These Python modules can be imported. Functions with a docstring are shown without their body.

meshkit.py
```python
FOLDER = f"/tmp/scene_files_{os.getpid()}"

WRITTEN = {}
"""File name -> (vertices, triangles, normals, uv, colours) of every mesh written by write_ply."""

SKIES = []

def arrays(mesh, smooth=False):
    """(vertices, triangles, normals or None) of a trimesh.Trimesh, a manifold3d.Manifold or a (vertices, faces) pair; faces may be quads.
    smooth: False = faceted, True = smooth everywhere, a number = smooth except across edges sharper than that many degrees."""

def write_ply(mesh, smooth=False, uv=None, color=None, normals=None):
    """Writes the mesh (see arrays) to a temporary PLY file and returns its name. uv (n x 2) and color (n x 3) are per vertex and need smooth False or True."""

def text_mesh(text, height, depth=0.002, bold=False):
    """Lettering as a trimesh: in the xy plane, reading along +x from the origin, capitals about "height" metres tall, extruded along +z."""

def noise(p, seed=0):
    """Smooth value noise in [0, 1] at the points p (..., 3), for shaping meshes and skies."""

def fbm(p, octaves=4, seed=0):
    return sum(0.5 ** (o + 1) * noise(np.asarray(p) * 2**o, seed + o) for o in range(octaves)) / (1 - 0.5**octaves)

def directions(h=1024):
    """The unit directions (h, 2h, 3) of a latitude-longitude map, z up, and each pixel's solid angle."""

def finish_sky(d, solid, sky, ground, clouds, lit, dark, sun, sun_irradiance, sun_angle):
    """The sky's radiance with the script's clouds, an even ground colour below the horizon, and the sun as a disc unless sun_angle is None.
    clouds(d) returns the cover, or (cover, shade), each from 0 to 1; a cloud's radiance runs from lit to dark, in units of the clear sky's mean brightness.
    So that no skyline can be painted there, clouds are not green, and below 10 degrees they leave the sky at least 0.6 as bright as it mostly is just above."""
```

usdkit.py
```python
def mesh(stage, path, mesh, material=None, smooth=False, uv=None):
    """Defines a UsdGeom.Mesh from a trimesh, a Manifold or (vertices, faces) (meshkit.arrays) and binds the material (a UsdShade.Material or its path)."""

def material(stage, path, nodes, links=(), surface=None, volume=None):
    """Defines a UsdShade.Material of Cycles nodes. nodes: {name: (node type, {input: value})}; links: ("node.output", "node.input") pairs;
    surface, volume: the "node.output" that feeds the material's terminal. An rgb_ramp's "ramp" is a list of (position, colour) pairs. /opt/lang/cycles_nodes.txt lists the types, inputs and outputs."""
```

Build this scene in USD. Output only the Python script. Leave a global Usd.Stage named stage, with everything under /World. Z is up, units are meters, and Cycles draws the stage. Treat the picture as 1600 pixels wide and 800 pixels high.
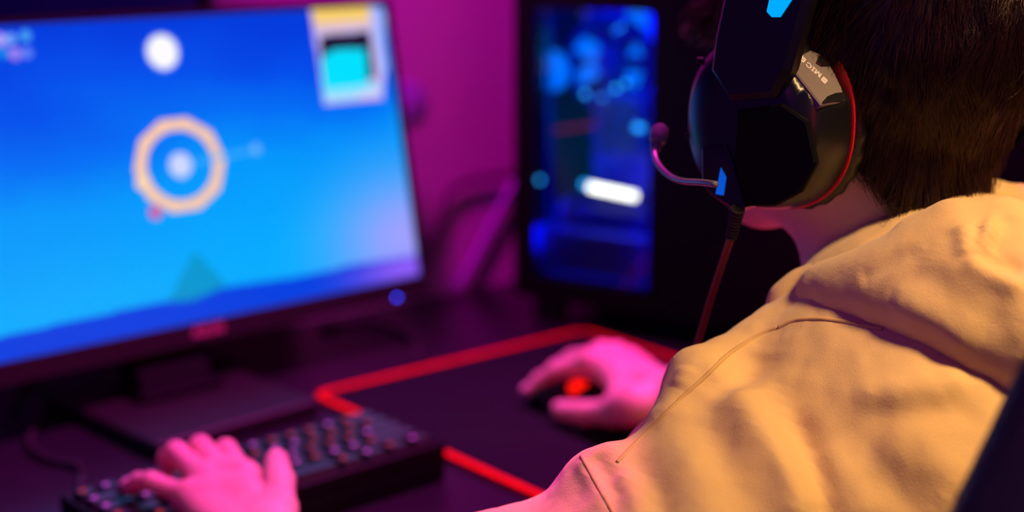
import math, numpy as np, trimesh, usdkit, meshkit
import manifold3d as m3
from shapely.geometry import Polygon, Point, LineString
from pxr import Usd, UsdGeom, UsdLux, UsdShade, Gf, Sdf, Vt

stage = Usd.Stage.CreateInMemory()
UsdGeom.SetStageUpAxis(stage, UsdGeom.Tokens.z)
UsdGeom.SetStageMetersPerUnit(stage, 1.0)
UsdGeom.Xform.Define(stage, '/World')
UsdGeom.Scope.Define(stage, '/World/Looks')
A = np.array

# ------------------------------------------------------------------ camera
FPX, PITCH, CAMZ, DESK = 2300.0, math.radians(13.0), 1.20, 0.73
CP, SP = math.cos(PITCH), math.sin(PITCH)
EYE = A([0, 0, CAMZ])
FWD, UPV, RGT = A([0, CP, -SP]), A([0, SP, CP]), A([1.0, 0, 0])
cam = UsdGeom.Camera.Define(stage, '/World/camera')
cam.AddTransformOp().Set(Gf.Matrix4d(1, 0, 0, 0, *map(float, [0, SP, CP]), 0, *map(float, [0, -CP, SP]), 0, 0, 0, CAMZ, 1))
cam.CreateHorizontalApertureAttr(36.0)
cam.CreateVerticalApertureAttr(18.0)
cam.CreateFocalLengthAttr(36.0 * FPX / 1600)
cam.CreateClippingRangeAttr(Gf.Vec2f(0.05, 100))
cam.CreateFStopAttr(2.9)
cam.CreateFocusDistanceAttr(0.80)
cam.CreateExposureAttr(0.0)

# ------------------------------------------------------------------ light of the room
def rect_light(name, pos, target, w, h, color, power):
    L = UsdLux.RectLight.Define(stage, '/World/' + name)
    z = A(pos, float) - A(target, float); z /= np.linalg.norm(z)
    x = np.cross([0, 0, 1.0], z); x /= np.linalg.norm(x)
    y = np.cross(z, x)
    L.AddTransformOp().Set(Gf.Matrix4d(*map(float, [*x, 0, *y, 0, *z, 0, *pos, 1])))
    L.CreateWidthAttr(w); L.CreateHeightAttr(h)
    L.CreateColorAttr(Gf.Vec3f(*color)); L.CreateIntensityAttr(power)
    return L
def spot_light(name, pos, target, cone, soft, radius, color, power):
    L = UsdLux.SphereLight.Define(stage, '/World/' + name)
    z = A(pos, float) - A(target, float); z /= np.linalg.norm(z)
    x = np.cross([0, 0, 1.0], z); x /= np.linalg.norm(x)
    y = np.cross(z, x)
    L.AddTransformOp().Set(Gf.Matrix4d(*map(float, [*x, 0, *y, 0, *z, 0, *pos, 1])))
    L.CreateRadiusAttr(radius); L.CreateColorAttr(Gf.Vec3f(*color)); L.CreateIntensityAttr(power)
    S = UsdLux.ShapingAPI.Apply(L.GetPrim())
    S.CreateShapingConeAngleAttr(cone); S.CreateShapingConeSoftnessAttr(soft)
    return L


WARM = spot_light('warm_lamp', (.90, .20, 2.34), (0.285, 0.775, 0.97), 11.5, 1.0, 0.16, (1.0, 0.60, 0.25), 205)
FILL = rect_light('violet_fill', (-1.0, .10, 1.65), (.15, .75, .95), .4, .4, (.80, .05, 1.0), 1.7)  # added fill that tints the shaded cloth violet, no known lamp there
PINK = spot_light('magenta_lamp', (.36, 1.38, 2.05), (-.04, 1.13, .80), 28, .8, .10, (1.0, 0.045, 0.64), 480)
RED = rect_light('red_lamp', (.95, -.45, 1.25), (.22, .86, 1.02), .3, .3, (1.0, .015, .004), 4.5)
WASH = spot_light('magenta_wall_lamp', (-.30, 1.00, 2.15), (-.04, 1.86, 1.02), 15, .7, .08, (1.0, 0.0, 0.64), 330)
dome = UsdLux.DomeLight.Define(stage, '/World/ambient_night')
dome.CreateColorAttr(Gf.Vec3f(0.30, 0.06, 1.0)); dome.CreateIntensityAttr(0.05)

# ------------------------------------------------------------------ pixels to places
def ray(px, py):
    d = FWD + (px - 800) / FPX * RGT + (400 - py) / FPX * UPV
    return d
def W(px, py, Z): return EYE + ray(px, py) * Z
def PZ(px, py, z):
    d = ray(px, py); return EYE + d * ((z - CAMZ) / d[2])
def PP(px, py, pt, n):
    d = ray(px, py); return EYE + d * (np.dot(A(pt) - EYE, n) / np.dot(d, n))
def proj(p):
    q = A(p) - EYE
    Z = q @ FWD
    return np.stack([800 + FPX * (q @ RGT) / Z, 400 - FPX * (q @ UPV) / Z, Z], -1)

# ------------------------------------------------------------------ scene helpers
def free(path):
    if not stage.GetPrimAtPath(path): return path
    k = 1
    while stage.GetPrimAtPath(f'{path}_{k:03d}'): k += 1
    return f'{path}_{k:03d}'
def tag(prim, label=None, cat=None, group=None, kind=None):
    p = prim.GetPrim() if hasattr(prim, 'GetPrim') else prim
    for k, v in (('label', label), ('category', cat), ('group', group), ('kind', kind)):
        if v: p.SetCustomDataByKey(k, v)
    return p
def thing(name, label, cat, loc=(0, 0, 0), group=None):
    x = UsdGeom.Xform.Define(stage, free('/World/' + name))
    x.AddTranslateOp().Set(Gf.Vec3d(*map(float, loc)))
    tag(x, label, cat, group)
    return x
def origin(parent):
    if parent is None: return A([0, 0, 0.0])
    c = UsdGeom.XformCache()
    return A(c.GetLocalToWorldTransform(parent.GetPrim()).ExtractTranslation())
def obj(name, mesh, mat, parent=None, smooth=30, label=None, normals=None):
    """mesh in world coordinates -> one Mesh prim (moved into its parent's frame)"""
    path = (str(parent.GetPath()) if parent is not None else '/World') + '/' + name
    if hasattr(mesh, 'to_mesh'):
        q = mesh.to_mesh(); mesh = trimesh.Trimesh(q.vert_properties[:, :3], q.tri_verts, process=False)
    if isinstance(mesh, tuple): mesh = trimesh.Trimesh(A(mesh[0]), A(mesh[1]), process=False)
    mesh = mesh.copy(); mesh.apply_translation(-origin(parent))
    m = usdkit.mesh(stage, free(path), mesh, mat, smooth)
    if label: tag(m, label)
    return m

# ------------------------------------------------------------------ materials
def s2l(c):
    c = A(c, float) / 255
    return tuple(np.where(c <= .04045, c / 12.92, ((c + .055) / 1.055) ** 2.4))
def mat(name, color, rough=0.5, noise=None, bump=None, **kw):
    nodes = {'p': ('principled_bsdf', {'base_color': tuple(color), 'roughness': rough, **kw})}
    links = []
    if noise or bump:
        nodes['g'] = ('texture_coordinate', {})
    if noise:
        sc, amt = noise
        nodes['n'] = ('noise_texture', {'scale': sc, 'detail': 4.0})
        c = A(color)
        nodes['r'] = ('rgb_ramp', {'ramp': [(0.25, tuple(c * (1 - amt))), (0.75, tuple(np.minimum(c * (1 + amt), 1)))]})
        links += [('g.object', 'n.vector'), ('n.fac', 'r.fac'), ('r.color', 'p.base_color')]
    if bump:
        sc, dist = bump
        nodes['bn'] = ('noise_texture', {'scale': sc, 'detail': 3.0})
        nodes['b'] = ('bump', {'strength': 1.0, 'distance': dist})
        links += [('g.object', 'bn.vector'), ('bn.fac', 'b.height'), ('b.normal', 'p.normal')]
    return usdkit.material(stage, '/World/Looks/' + name, nodes, links, surface='p.BSDF')
def glow(name, color, strength):
    return usdkit.material(stage, '/World/Looks/' + name, {'e': ('emission', {'color': tuple(color), 'strength': strength})}, surface='e.emission')
M = {}
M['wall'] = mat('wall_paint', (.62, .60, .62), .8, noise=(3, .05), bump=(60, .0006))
M['wall_shade'] = mat('shade_wall_paint', (.05, .05, .06), .9, noise=(3, .1))  # charcoal tone stands for the unlit background at the right
M['floor'] = mat('floor_vinyl', (.06, .05, .05), .5, noise=(5, .2))
M['desk'] = mat('desk_laminate', (.013, .011, .017), .27, specular_ior_level=.35, noise=(30, .15), bump=(220, .0002))
M['panel'] = mat('board_felt', (.02, .04, .28), .95, bump=(150, .001))
M['black'] = mat('black_plastic', (.004, .004, .005), .5, bump=(500, .0001), specular_ior_level=.12)
M['blackmat'] = mat('black_matte_plastic', (.004, .004, .005), .6, specular_ior_level=.08)
M['bezel'] = mat('bezel_plastic', (.012, .010, .011), .5, specular_ior_level=.3)
M['gloss'] = mat('black_gloss_plastic', (.014, .014, .015), .18)
M['rubber'] = mat('rubber', (.014, .014, .014), .85)
M['cable'] = mat('cable_rubber', (.012, .012, .014), .6)
M['white_cable'] = mat('white_cable_sleeve', (.45, .48, .8), .5)
M['cloth_mat'] = mat('mousepad_cloth', (.008, .007, .012), .9, noise=(400, .3), bump=(900, .0004), specular_ior_level=.1)
M['red_edge'] = mat('red_stitching', (.62, .02, .003), .8, noise=(300, .25), bump=(900, .0006), specular_ior_level=.1)
M['red'] = mat('red_plastic', (.75, .012, .012), .4)
M['grey'] = mat('grey_plastic', (.21, .185, .175), .5, bump=(700, .00008))
M['white'] = mat('white_print', (.9, .88, .86), .5)
M['logo'] = mat('logo_print', (.55, .20, .22), .4)
M['steel'] = mat('steel', (.25, .25, .27), .35, metallic=1.0)
M['pcb'] = mat('circuit_board', (.02, .022, .035), .5, noise=(60, .4))
M['chip'] = mat('component_plastic', (.05, .06, .16), .45)
M['alu'] = mat('brushed_aluminium', (.35, .36, .40), .4, metallic=.9)

# ------------------------------------------------------------------ geometry helpers
def box_axes(c, ax, half):
    """box with centre c, three unit axes and half sizes"""
    b = trimesh.creation.box([2, 2, 2]); ax = A(ax, float)
    v = b.vertices * A(half)
    b.vertices = v @ ax + A(c)
    if np.linalg.det(ax) < 0: b.invert()
    return b
def rbox(c, ax, half, r=.003, seg=12):
    """box with rounded edges: hull of eight spheres"""
    half = A(half, float); r = min(r, half.min() * .98)
    s = m3.Manifold.sphere(r, seg)
    parts = [s.translate(tuple((half - r) * A(q))) for q in np.ndindex(2, 2, 2) for q in [tuple(2 * A(q) - 1)]]
    h = m3.Manifold.batch_hull(parts).to_mesh()
    ax = A(ax, float)
    t = trimesh.Trimesh(h.vert_properties[:, :3] @ ax + A(c), h.tri_verts, process=False)
    if np.linalg.det(ax) < 0: t.invert()
    return t
def prism(poly2d, org, ex, ey, ez, depth, bevel=0.0, z0=0.0):
    """polygon in the (ex, ey) frame, extruded along ez from z0 by depth, with an optional chamfer on the far face"""
    if not isinstance(poly2d, Polygon): poly2d = Polygon(poly2d)
    poly2d = poly2d.buffer(0)
    if bevel:
        pieces = []
        def cs(p, z): return [(x, y, z) for x, y in A(p.exterior.coords)[:-1]]
        inner = poly2d.buffer(-bevel, join_style=2)
        b = trimesh.creation.extrude_polygon(poly2d, depth - bevel, engine='earcut')
        top = m3.Manifold.hull_points(A(cs(poly2d, depth - bevel) + cs(inner, depth)))
        body = m3.Manifold(m3.Mesh(A(b.vertices, np.float32), A(b.faces, np.uint32)))
        q = (body + top).to_mesh()
        m = trimesh.Trimesh(q.vert_properties[:, :3], q.tri_verts, process=False)
    else:
        m = trimesh.creation.extrude_polygon(poly2d, depth, engine='earcut')
    v = m.vertices
    ax = A([ex, ey, ez], float)
    m.vertices = A(org) + v[:, :1] * ax[0] + v[:, 1:2] * ax[1] + (v[:, 2:] + z0) * ax[2]
    if np.linalg.det(ax) < 0: m.invert()
    return m
def catmull(pts, n=8):
    p = A(pts, float)
    q = np.vstack([2 * p[0] - p[1], p, 2 * p[-1] - p[-2]])
    out = []
    for i in range(1, len(q) - 2):
        for t in np.linspace(0, 1, n, endpoint=False):
            a, b, c, d = q[i - 1], q[i], q[i + 1], q[i + 2]
            out.append(.5 * (2 * b + (c - a) * t + (2 * a - 5 * b + 4 * c - d) * t * t + (3 * b - a - 3 * c + d) * t ** 3))
    out.append(p[-1])
    return A(out)
def tube(pts, r, sides=10, n=8, caps=True, smooth=True):
    p = catmull(pts, n) if smooth and len(pts) > 2 else A(pts, float)
    r = np.broadcast_to(np.interp(np.linspace(0, 1, len(p)), np.linspace(0, 1, len(np.atleast_1d(r))), np.atleast_1d(r)), (len(p),))
    t = np.gradient(p, axis=0); t /= np.linalg.norm(t, axis=1, keepdims=True) + 1e-12
    a = np.cross(t[0], [0, 0, 1.0]); 
    if np.linalg.norm(a) < .1: a = np.cross(t[0], [1.0, 0, 0])
    V = []; ang = np.arange(sides) * 2 * np.pi / sides
    for i in range(len(p)):
        a = a - t[i] * (a @ t[i]); a /= np.linalg.norm(a); b = np.cross(t[i], a)
        V.append(p[i] + r[i] * (np.cos(ang)[:, None] * a + np.sin(ang)[:, None] * b))
    V = np.vstack(V); F = []
    for i in range(len(p) - 1):
        for j in range(sides):
            k = (j + 1) % sides
            F += [[i * sides + j, i * sides + k, (i + 1) * sides + k], [i * sides + j, (i + 1) * sides + k, (i + 1) * sides + j]]
    if caps:
        n0 = len(V); V = np.vstack([V, p[:1], p[-1:]]); e = (len(p) - 1) * sides
        for j in range(sides):
            k = (j + 1) % sides
            F += [[n0, k, j], [n0 + 1, e + j, e + k]]
    return trimesh.Trimesh(V, A(F), process=False)
def cat(*ms): return trimesh.util.concatenate(list(ms))
def lathe(profile, c, ax, sec=40):
    """profile (radius, height) turned about ax through c"""
    m = trimesh.creation.revolve(A(profile, float), sections=sec)
    z = A(ax, float) / np.linalg.norm(ax); x = np.cross(z, [0, 0, 1.0])
    if np.linalg.norm(x) < .1: x = np.cross(z, [1.0, 0, 0])
    x /= np.linalg.norm(x); y = np.cross(z, x)
    m.vertices = A(c) + m.vertices @ A([x, y, z])
    return m

# signed-distance modelling -----------------------------------------------------------
def smin(a, b, k):
    h = np.maximum(k - np.abs(a - b), 0) / k
    return np.minimum(a, b) - h * h * k * .25
def smax(a, b, k): return -smin(-a, -b, k)
def cap(p, a, b, ra, rb=None):
    rb = ra if rb is None else rb
    a = A(a, np.float32); d = A(b, np.float32) - a
    q = p - a
    t = np.clip((q @ d) / max(float(d @ d), 1e-12), 0, 1)
    return np.linalg.norm(q - t[:, None] * d, axis=1) - (ra + (rb - ra) * t)
def chain(p, pts, rs, k=.01):
    out = None
    for i in range(len(pts) - 1):
        c = cap(p, pts[i], pts[i + 1], rs[i], rs[i + 1])
        out = c if out is None else (smin(out, c, k) if k else np.minimum(out, c))
    return out
def ell(p, c, ax, r):
    q = ((p - A(c, np.float32)) @ A(ax, np.float32).T) / A(r, np.float32)
    k0 = np.linalg.norm(q, axis=1); k1 = np.linalg.norm(q / A(r, np.float32), axis=1)
    return k0 * (k0 - 1) / np.maximum(k1, 1e-9)
TETS = A([[0, 5, 1, 6], [0, 1, 2, 6], [0, 2, 3, 6], [0, 3, 7, 6], [0, 7, 4, 6], [0, 4, 5, 6]])
CORN = A([[0, 0, 0], [1, 0, 0], [1, 1, 0], [0, 1, 0], [0, 0, 1], [1, 0, 1], [1, 1, 1], [0, 1, 1]])
def iso(f, lo, hi, h, coarse=5):
    """the surface f = 0 between lo and hi, cells of size h (marching tetrahedra); f is only evaluated near the surface"""
    lo, hi = A(lo, float), A(hi, float)
    n = np.maximum(np.ceil((hi - lo) / h / coarse).astype(int), 1) * coarse
    nb = n // coarse
    bi = np.stack(np.meshgrid(*[np.arange(k) for k in nb], indexing='ij'), -1).reshape(-1, 3)
    cen = lo + (bi + .5) * coarse * h
    keep = np.abs(f(cen.astype(np.float32))) < coarse * h * 1.7
    bi = bi[keep]
    loc = np.stack(np.meshgrid(*[np.arange(coarse)] * 3, indexing='ij'), -1).reshape(-1, 3)
    cells = (bi[:, None] * coarse + loc[None]).reshape(-1, 3)
    dim = n + 1
    ids = lambda q: (q[..., 0] * dim[1] + q[..., 1]) * dim[2] + q[..., 2]
    cid = ids(cells[:, None] + CORN[None])
    u, inv = np.unique(cid, return_inverse=True); inv = inv.reshape(cid.shape)
    pos = np.stack(np.unravel_index(u, dim), -1) * h + lo
    val = np.concatenate([f(c.astype(np.float32)) for c in np.array_split(pos, max(1, len(pos) // 400000))]).astype(float)
    val[val == 0] = 1e-9
    s = val[inv] < 0
    mix = s.any(1) & ~s.all(1)
    T = inv[mix][:, TETS].reshape(-1, 4)
    S = val[T] < 0; cnt = S.sum(1)
    order = np.argsort(~S, axis=1, kind='stable')
    T = np.take_along_axis(T, order, 1)
    E, D = [], []
    for c in (1, 2, 3):
        t = T[cnt == c]
        if c == 1: q = [[(0, 1), (0, 2), (0, 3)]]
        elif c == 3: q = [[(0, 3), (1, 3), (2, 3)]]
        else: q = [[(0, 2), (0, 3), (1, 3)], [(0, 2), (1, 3), (1, 2)]]
        pin, pout = pos[t[:, :c]].mean(1), pos[t[:, c:]].mean(1)
        for tri in q:
            D.append(pout - pin)
            E.append(np.stack([np.sort(t[:, list(e)], 1) for e in tri], 1))
    E, D = np.concatenate(E), np.concatenate(D)
    mid = (pos[E[..., 0]] + pos[E[..., 1]]) / 2
    flip = (np.cross(mid[:, 1] - mid[:, 0], mid[:, 2] - mid[:, 0]) * D).sum(1) < 0
    key = E[..., 0].astype(np.int64) * len(u) + E[..., 1]
    uk, F = np.unique(key, return_inverse=True); F = F.reshape(-1, 3)
    a, b = uk // len(u), uk % len(u)
    t = val[a] / (val[a] - val[b])
    t = np.clip(t, .03, .97)
    V = pos[a] + t[:, None] * (pos[b] - pos[a])
    F[flip] = F[flip][:, ::-1]
    m = trimesh.Trimesh(V, F, process=False)
    return m
def relax(m, n=6, lam=.5):
    from scipy import sparse
    f = m.faces; N = len(m.vertices)
    e = np.unique(np.sort(np.vstack([f[:, [0, 1]], f[:, [1, 2]], f[:, [2, 0]]]), 1), axis=0)
    S = sparse.coo_matrix((np.ones(2 * len(e)), (np.r_[e[:, 0], e[:, 1]], np.r_[e[:, 1], e[:, 0]])), (N, N)).tocsr()
    deg = np.maximum(A(S.sum(1)), 1)
    v = m.vertices.copy()
    for i in range(n):
        v = v + lam * ((S @ v) / deg - v); v = v - (lam * 1.04) * ((S @ v) / deg - v)
    return trimesh.Trimesh(v, f, process=False)
# ================================================================== the setting
def unit(v): v = A(v, float); return v / np.linalg.norm(v)
def yawdir(d): return A([math.cos(math.radians(d)), math.sin(math.radians(d)), 0.0])
UP = A([0, 0, 1.0])
WT = yawdir(39); WN = A([WT[1], -WT[0], 0])            # along the wall to the right; out of the wall into the room
WP = PZ(745, 448, DESK); WP[2] = 0
def room(t, n, z): return WP + WT * t + WN * n + UP * z
def slab(t0, t1, n0, n1, z0, z1):
    return box_axes(room((t0 + t1) / 2, (n0 + n1) / 2, (z0 + z1) / 2), [WT, WN, UP], [(t1 - t0) / 2, (n1 - n0) / 2, (z1 - z0) / 2])
def struct(name, mesh, m, label=None):
    return tag(obj(name, mesh, m, None, False), label, None, None, 'structure')
struct('floor', slab(-1.6, 2.6, -.1, 3.0, -.05, 0), M['floor'], 'dark smooth floor of the gaming room')
struct('wall_back', slab(-1.6, .62, -.1, 0, 0, 2.7), M['wall'], 'pale painted wall behind the desk washed in magenta light')

struct('added_wall_right', slab(.56, .66, 0, 3.0, 0, 2.7), M['wall_shade'], 'added side wall coloured dark for the unlit background behind the computer and the person')  # wall added to darken the background; its shade is in the paint
# desk: top with a rounded front edge, two panel legs, back rail
DX0, DX1, DD = -1.0, 0.55, 0.70
desk = thing('desk', 'long dark laminate computer desk against the magenta wall', 'desk', room(0, .35, 0))
obj('desktop', rbox(room((DX0 + DX1) / 2, DD / 2 + .003, DESK - .0125), [WT, WN, UP], [(DX1 - DX0) / 2, DD / 2, .0125], .004), M['desk'], desk)
for t in (DX0 + .03, DX1 - .03):
    obj('leg_panel', rbox(room(t, DD / 2 + .003, (DESK - .025) / 2), [WT, WN, UP], [.0125, DD / 2 - .04, (DESK - .025) / 2], .003), M['desk'], desk)
obj('back_rail', rbox(room((DX0 + DX1) / 2, .06, DESK - .145), [WT, WN, UP], [(DX1 - DX0) / 2 - .045, .009, .12], .002), M['desk'], desk)

# ------------------------------------------------------------------ monitor
H = yawdir(43); MN0 = A([H[1], -H[0], 0]); tr = math.radians(10.5)
MU = math.cos(tr) * UP - math.sin(tr) * MN0; MN = math.cos(tr) * MN0 + math.sin(tr) * UP
MR = W(655, 430, 1.64)                                  # lower right corner of the lit panel
SW, SH = .531, .299
MO = MR - H * SW                                         # lower left corner
def scr(u, v, w=0.0): return MO + H * u + MU * v + MN * w
monitor = thing('monitor', 'wide black monitor on the desk showing a bright blue game picture', 'monitor', scr(SW / 2, -.09, 0) * A([1, 1, 0]) + A([0, 0, DESK]))
BZ, BB = .007, .021
def mprism(poly, depth, z0, bevel=0.0): return prism(poly, MO, H, MU, MN, depth, bevel, z0)
outer = Polygon([(-BZ, -BB), (SW + BZ, -BB), (SW + BZ, SH + BZ), (-BZ, SH + BZ)]).buffer(-.004).buffer(.004)
inner = Polygon([(0, 0), (SW, 0), (SW, SH), (0, SH)])
obj('bezel', mprism(outer.difference(inner), .012, -.0085), M['bezel'], monitor)
back = m3.Manifold.batch_hull([m3.Manifold.sphere(.008, 12).translate((x, y, z)) for x, y, z in
    [(0, -.01, -.012), (SW, -.01, -.012), (SW, SH, -.012), (0, SH, -.012), (.1, .03, -.045), (SW - .1, .03, -.045), (SW - .1, SH - .06, -.045), (.1, SH - .06, -.045)]]).to_mesh()
obj('rear_shell', trimesh.Trimesh(MO + back.vert_properties[:, :3] @ A([H, MU, MN]), back.tri_verts, process=False), M['black'], monitor)
# the picture: a fine grid of coloured points, like the pixels of the panel
def suv(px, py):
    q = PP(px, py, MR, MN) - MO
    return A([q @ H, q @ MU])
NX, NY = 440, 250
gu, gv = np.meshgrid(np.linspace(0, SW, NX), np.linspace(0, SH, NY))
pp = proj(scr(0, 0)[None] + gu.reshape(-1, 1) * H + gv.reshape(-1, 1) * MU)
uu, vv = gu.ravel(), gv.ravel()
def inpoly(poly):
    q = [suv(*c) for c in poly]; r = np.zeros(len(uu), bool)
    for (x0, y0), (x1, y1) in zip(q, q[1:] + q[:1]):
        if y0 == y1: continue
        r ^= ((y0 > vv) != (y1 > vv)) & (uu < (x1 - x0) * (vv - y0) / (y1 - y0) + x0)
    return r
def dot(px, py, r):                                      # round marks, r in metres of screen
    c = suv(px, py); return np.hypot(uu - c[0], vv - c[1]) < r
tt = 1 - vv / SH                                         # 0 at the top
wob = meshkit.fbm(np.stack([uu * 7, vv * 12, uu * 0], 1), 3, 5) - .5
t2 = np.clip(tt + .35 * wob * (1 - tt) + .12 * (uu / SW - .75), 0, 1)
stops = A([0, .18, .34, .5, .8, 1])
cols = A([s2l(c) for c in [(0, 60, 222), (0, 78, 235), (0, 112, 246), (0, 152, 252), (0, 172, 255), (0, 172, 255)]])
col = np.stack([np.interp(t2, stops, cols[:, k]) for k in range(3)], 1)
def paint(mask, c, a=1.0):
    col[mask] = col[mask] * (1 - a) + A(s2l(c)) * a
def soft(c, w, colr, amt):
    q = suv(*c); d = np.exp(-(((uu - q[0]) / w[0]) ** 2 + ((vv - q[1]) / w[1]) ** 2))[:, None] * amt
    col[:] = col * (1 - d) + A(s2l(colr)) * d
soft((640, 372), (.075, .055), (165, 160, 255), .95)
paint(inpoly([(-300, 590), (-100, 548), (0, 527), (120, 500), (262, 470), (360, 447), (470, 432), (560, 412), (660, 398), (700, 470), (-200, 700)]), (0, 66, 226))
soft((640, 418), (.06, .012), (150, 95, 250), 1.0)
paint(inpoly([(304, 392), (262, 472), (300, 470), (356, 446)]), (0, 150, 205), .9)
cy = PP(10, 70, MR, MN)
for c, r, k in (((0, 62), .0085, (190, 170, 255)), ((17, 61), .007, (120, 180, 255)), ((40, 56), .007, (80, 180, 255)), ((23, 84), .008, (170, 140, 245)), ((42, 83), .007, (110, 145, 255)), ((4, 83), .007, (20, 150, 245)), ((-20, 64), .008, (190, 190, 255)), ((-22, 88), .008, (80, 170, 255))):
    paint(dot(*c, r * .72), k, .85)
paint(dot(254, 81, .0185), (120, 190, 255), .5); paint(dot(254, 81, .0165), (255, 252, 255))
c0 = suv(282, 258); ang = np.arctan2(vv - c0[1], uu - c0[0]); rad = np.hypot((uu - c0[0]) / .0462, (vv - c0[1]) / .0435)
fac = np.cos(np.pi / 10) / np.cos((ang % (np.pi / 5)) - np.pi / 10)
ring = (rad < 1.09 * fac) & (rad > .80)
paint(ring, (255, 205, 165)); paint(dot(224, 285, .008), (255, 215, 175)); paint(dot(243, 332, .0065), (215, 90, 150))
paint(inpoly([(286, 255), (402, 229), (402, 237), (286, 262)]), (60, 175, 255), .8)
paint(dot(400, 233, .005), (110, 185, 255)); paint(dot(282, 258, .012), (205, 215, 255))
paint(inpoly([(484, 12), (580, 6), (588, 18), (600, 20), (602, 100), (597, 155), (507, 163), (500, 110)]), (205, 190, 245))
paint(inpoly([(580, 8), (596, 10), (606, 110), (596, 110)]), (150, 180, 255))
paint(inpoly([(486, 14), (576, 8), (578, 34), (491, 40)]), (250, 208, 110))
paint(inpoly([(491, 38), (578, 32), (580, 42), (493, 50)]), (225, 190, 205))
paint(inpoly([(499, 56), (578, 48), (587, 124), (575, 126), (503, 118)]), (30, 18, 52))
paint(inpoly([(503, 92), (520, 78), (570, 76), (575, 120), (574, 138), (506, 142)]), (0, 225, 255))
paint(inpoly([(505, 141), (592, 132), (595, 151), (508, 157)]), (150, 225, 255)); paint(inpoly([(560, 148), (594, 144), (595, 152), (562, 155)]), (235, 195, 240))
edge = np.minimum.reduce([uu, SW - uu, vv, SH - vv])
nodes = {'a': ('attribute', {'attribute': 'picture'}), 'e': ('emission', {'strength': 1.0}), 'g': ('glossy_bsdf', {'color': (.02, .02, .02), 'roughness': .3}), 'm': ('add_closure', {})}
M['screen'] = usdkit.material(stage, '/World/Looks/lit_screen', nodes, [('a.color', 'e.color'), ('e.emission', 'm.closure1'), ('g.BSDF', 'm.closure2')], surface='m.closure')
I, J = np.meshgrid(np.arange(NX - 1), np.arange(NY - 1)); b0 = (J * NX + I).ravel()
quads = np.stack([b0, b0 + 1, b0 + NX + 1, b0 + NX], 1)
gridm = trimesh.Trimesh(A([scr(a, b) for a, b in zip(uu, vv)]), np.vstack([quads[:, [0, 1, 2]], quads[:, [0, 2, 3]]]), process=False)
screen = obj('screen', gridm, M['screen'], monitor, False, 'lit screen with a blue game sky, an orange ring and a small map')
UsdGeom.PrimvarsAPI(screen).CreatePrimvar('picture', Sdf.ValueTypeNames.Color3fArray, 'vertex').Set(Vt.Vec3fArray.FromNumpy(col.astype(np.float32)))
# badge under the picture: four blurred letters of the maker's mark, power light at the right end
bm = meshkit.text_mesh('ASUS', .0085, .0006, True)
bw = bm.bounds[1, 0] - bm.bounds[0, 0]
bc = suv(322, 517)
bm.vertices = MO + (bm.vertices[:, :1] * A([.036 / bw]) + bc[0] - .018) * H + (bm.vertices[:, 1:2] - .0138) * MU + (bm.vertices[:, 2:] + .0034) * MN
obj('badge', bm, M['logo'], monitor, False, 'reddish lettered badge on the lower bezel')
lc = suv(617, 468)
M['led'] = glow('blue_power_light', s2l((10, 60, 255)), 10)
obj('power_light', lathe([(0, .0012), (.0012, .001), (.0016, 0), (.0016, -.002), (0, -.002)], scr(lc[0], max(lc[1], -.0185), .0048), MN, 16), M['led'], monitor, True, 'tiny round blue power light')
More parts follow.
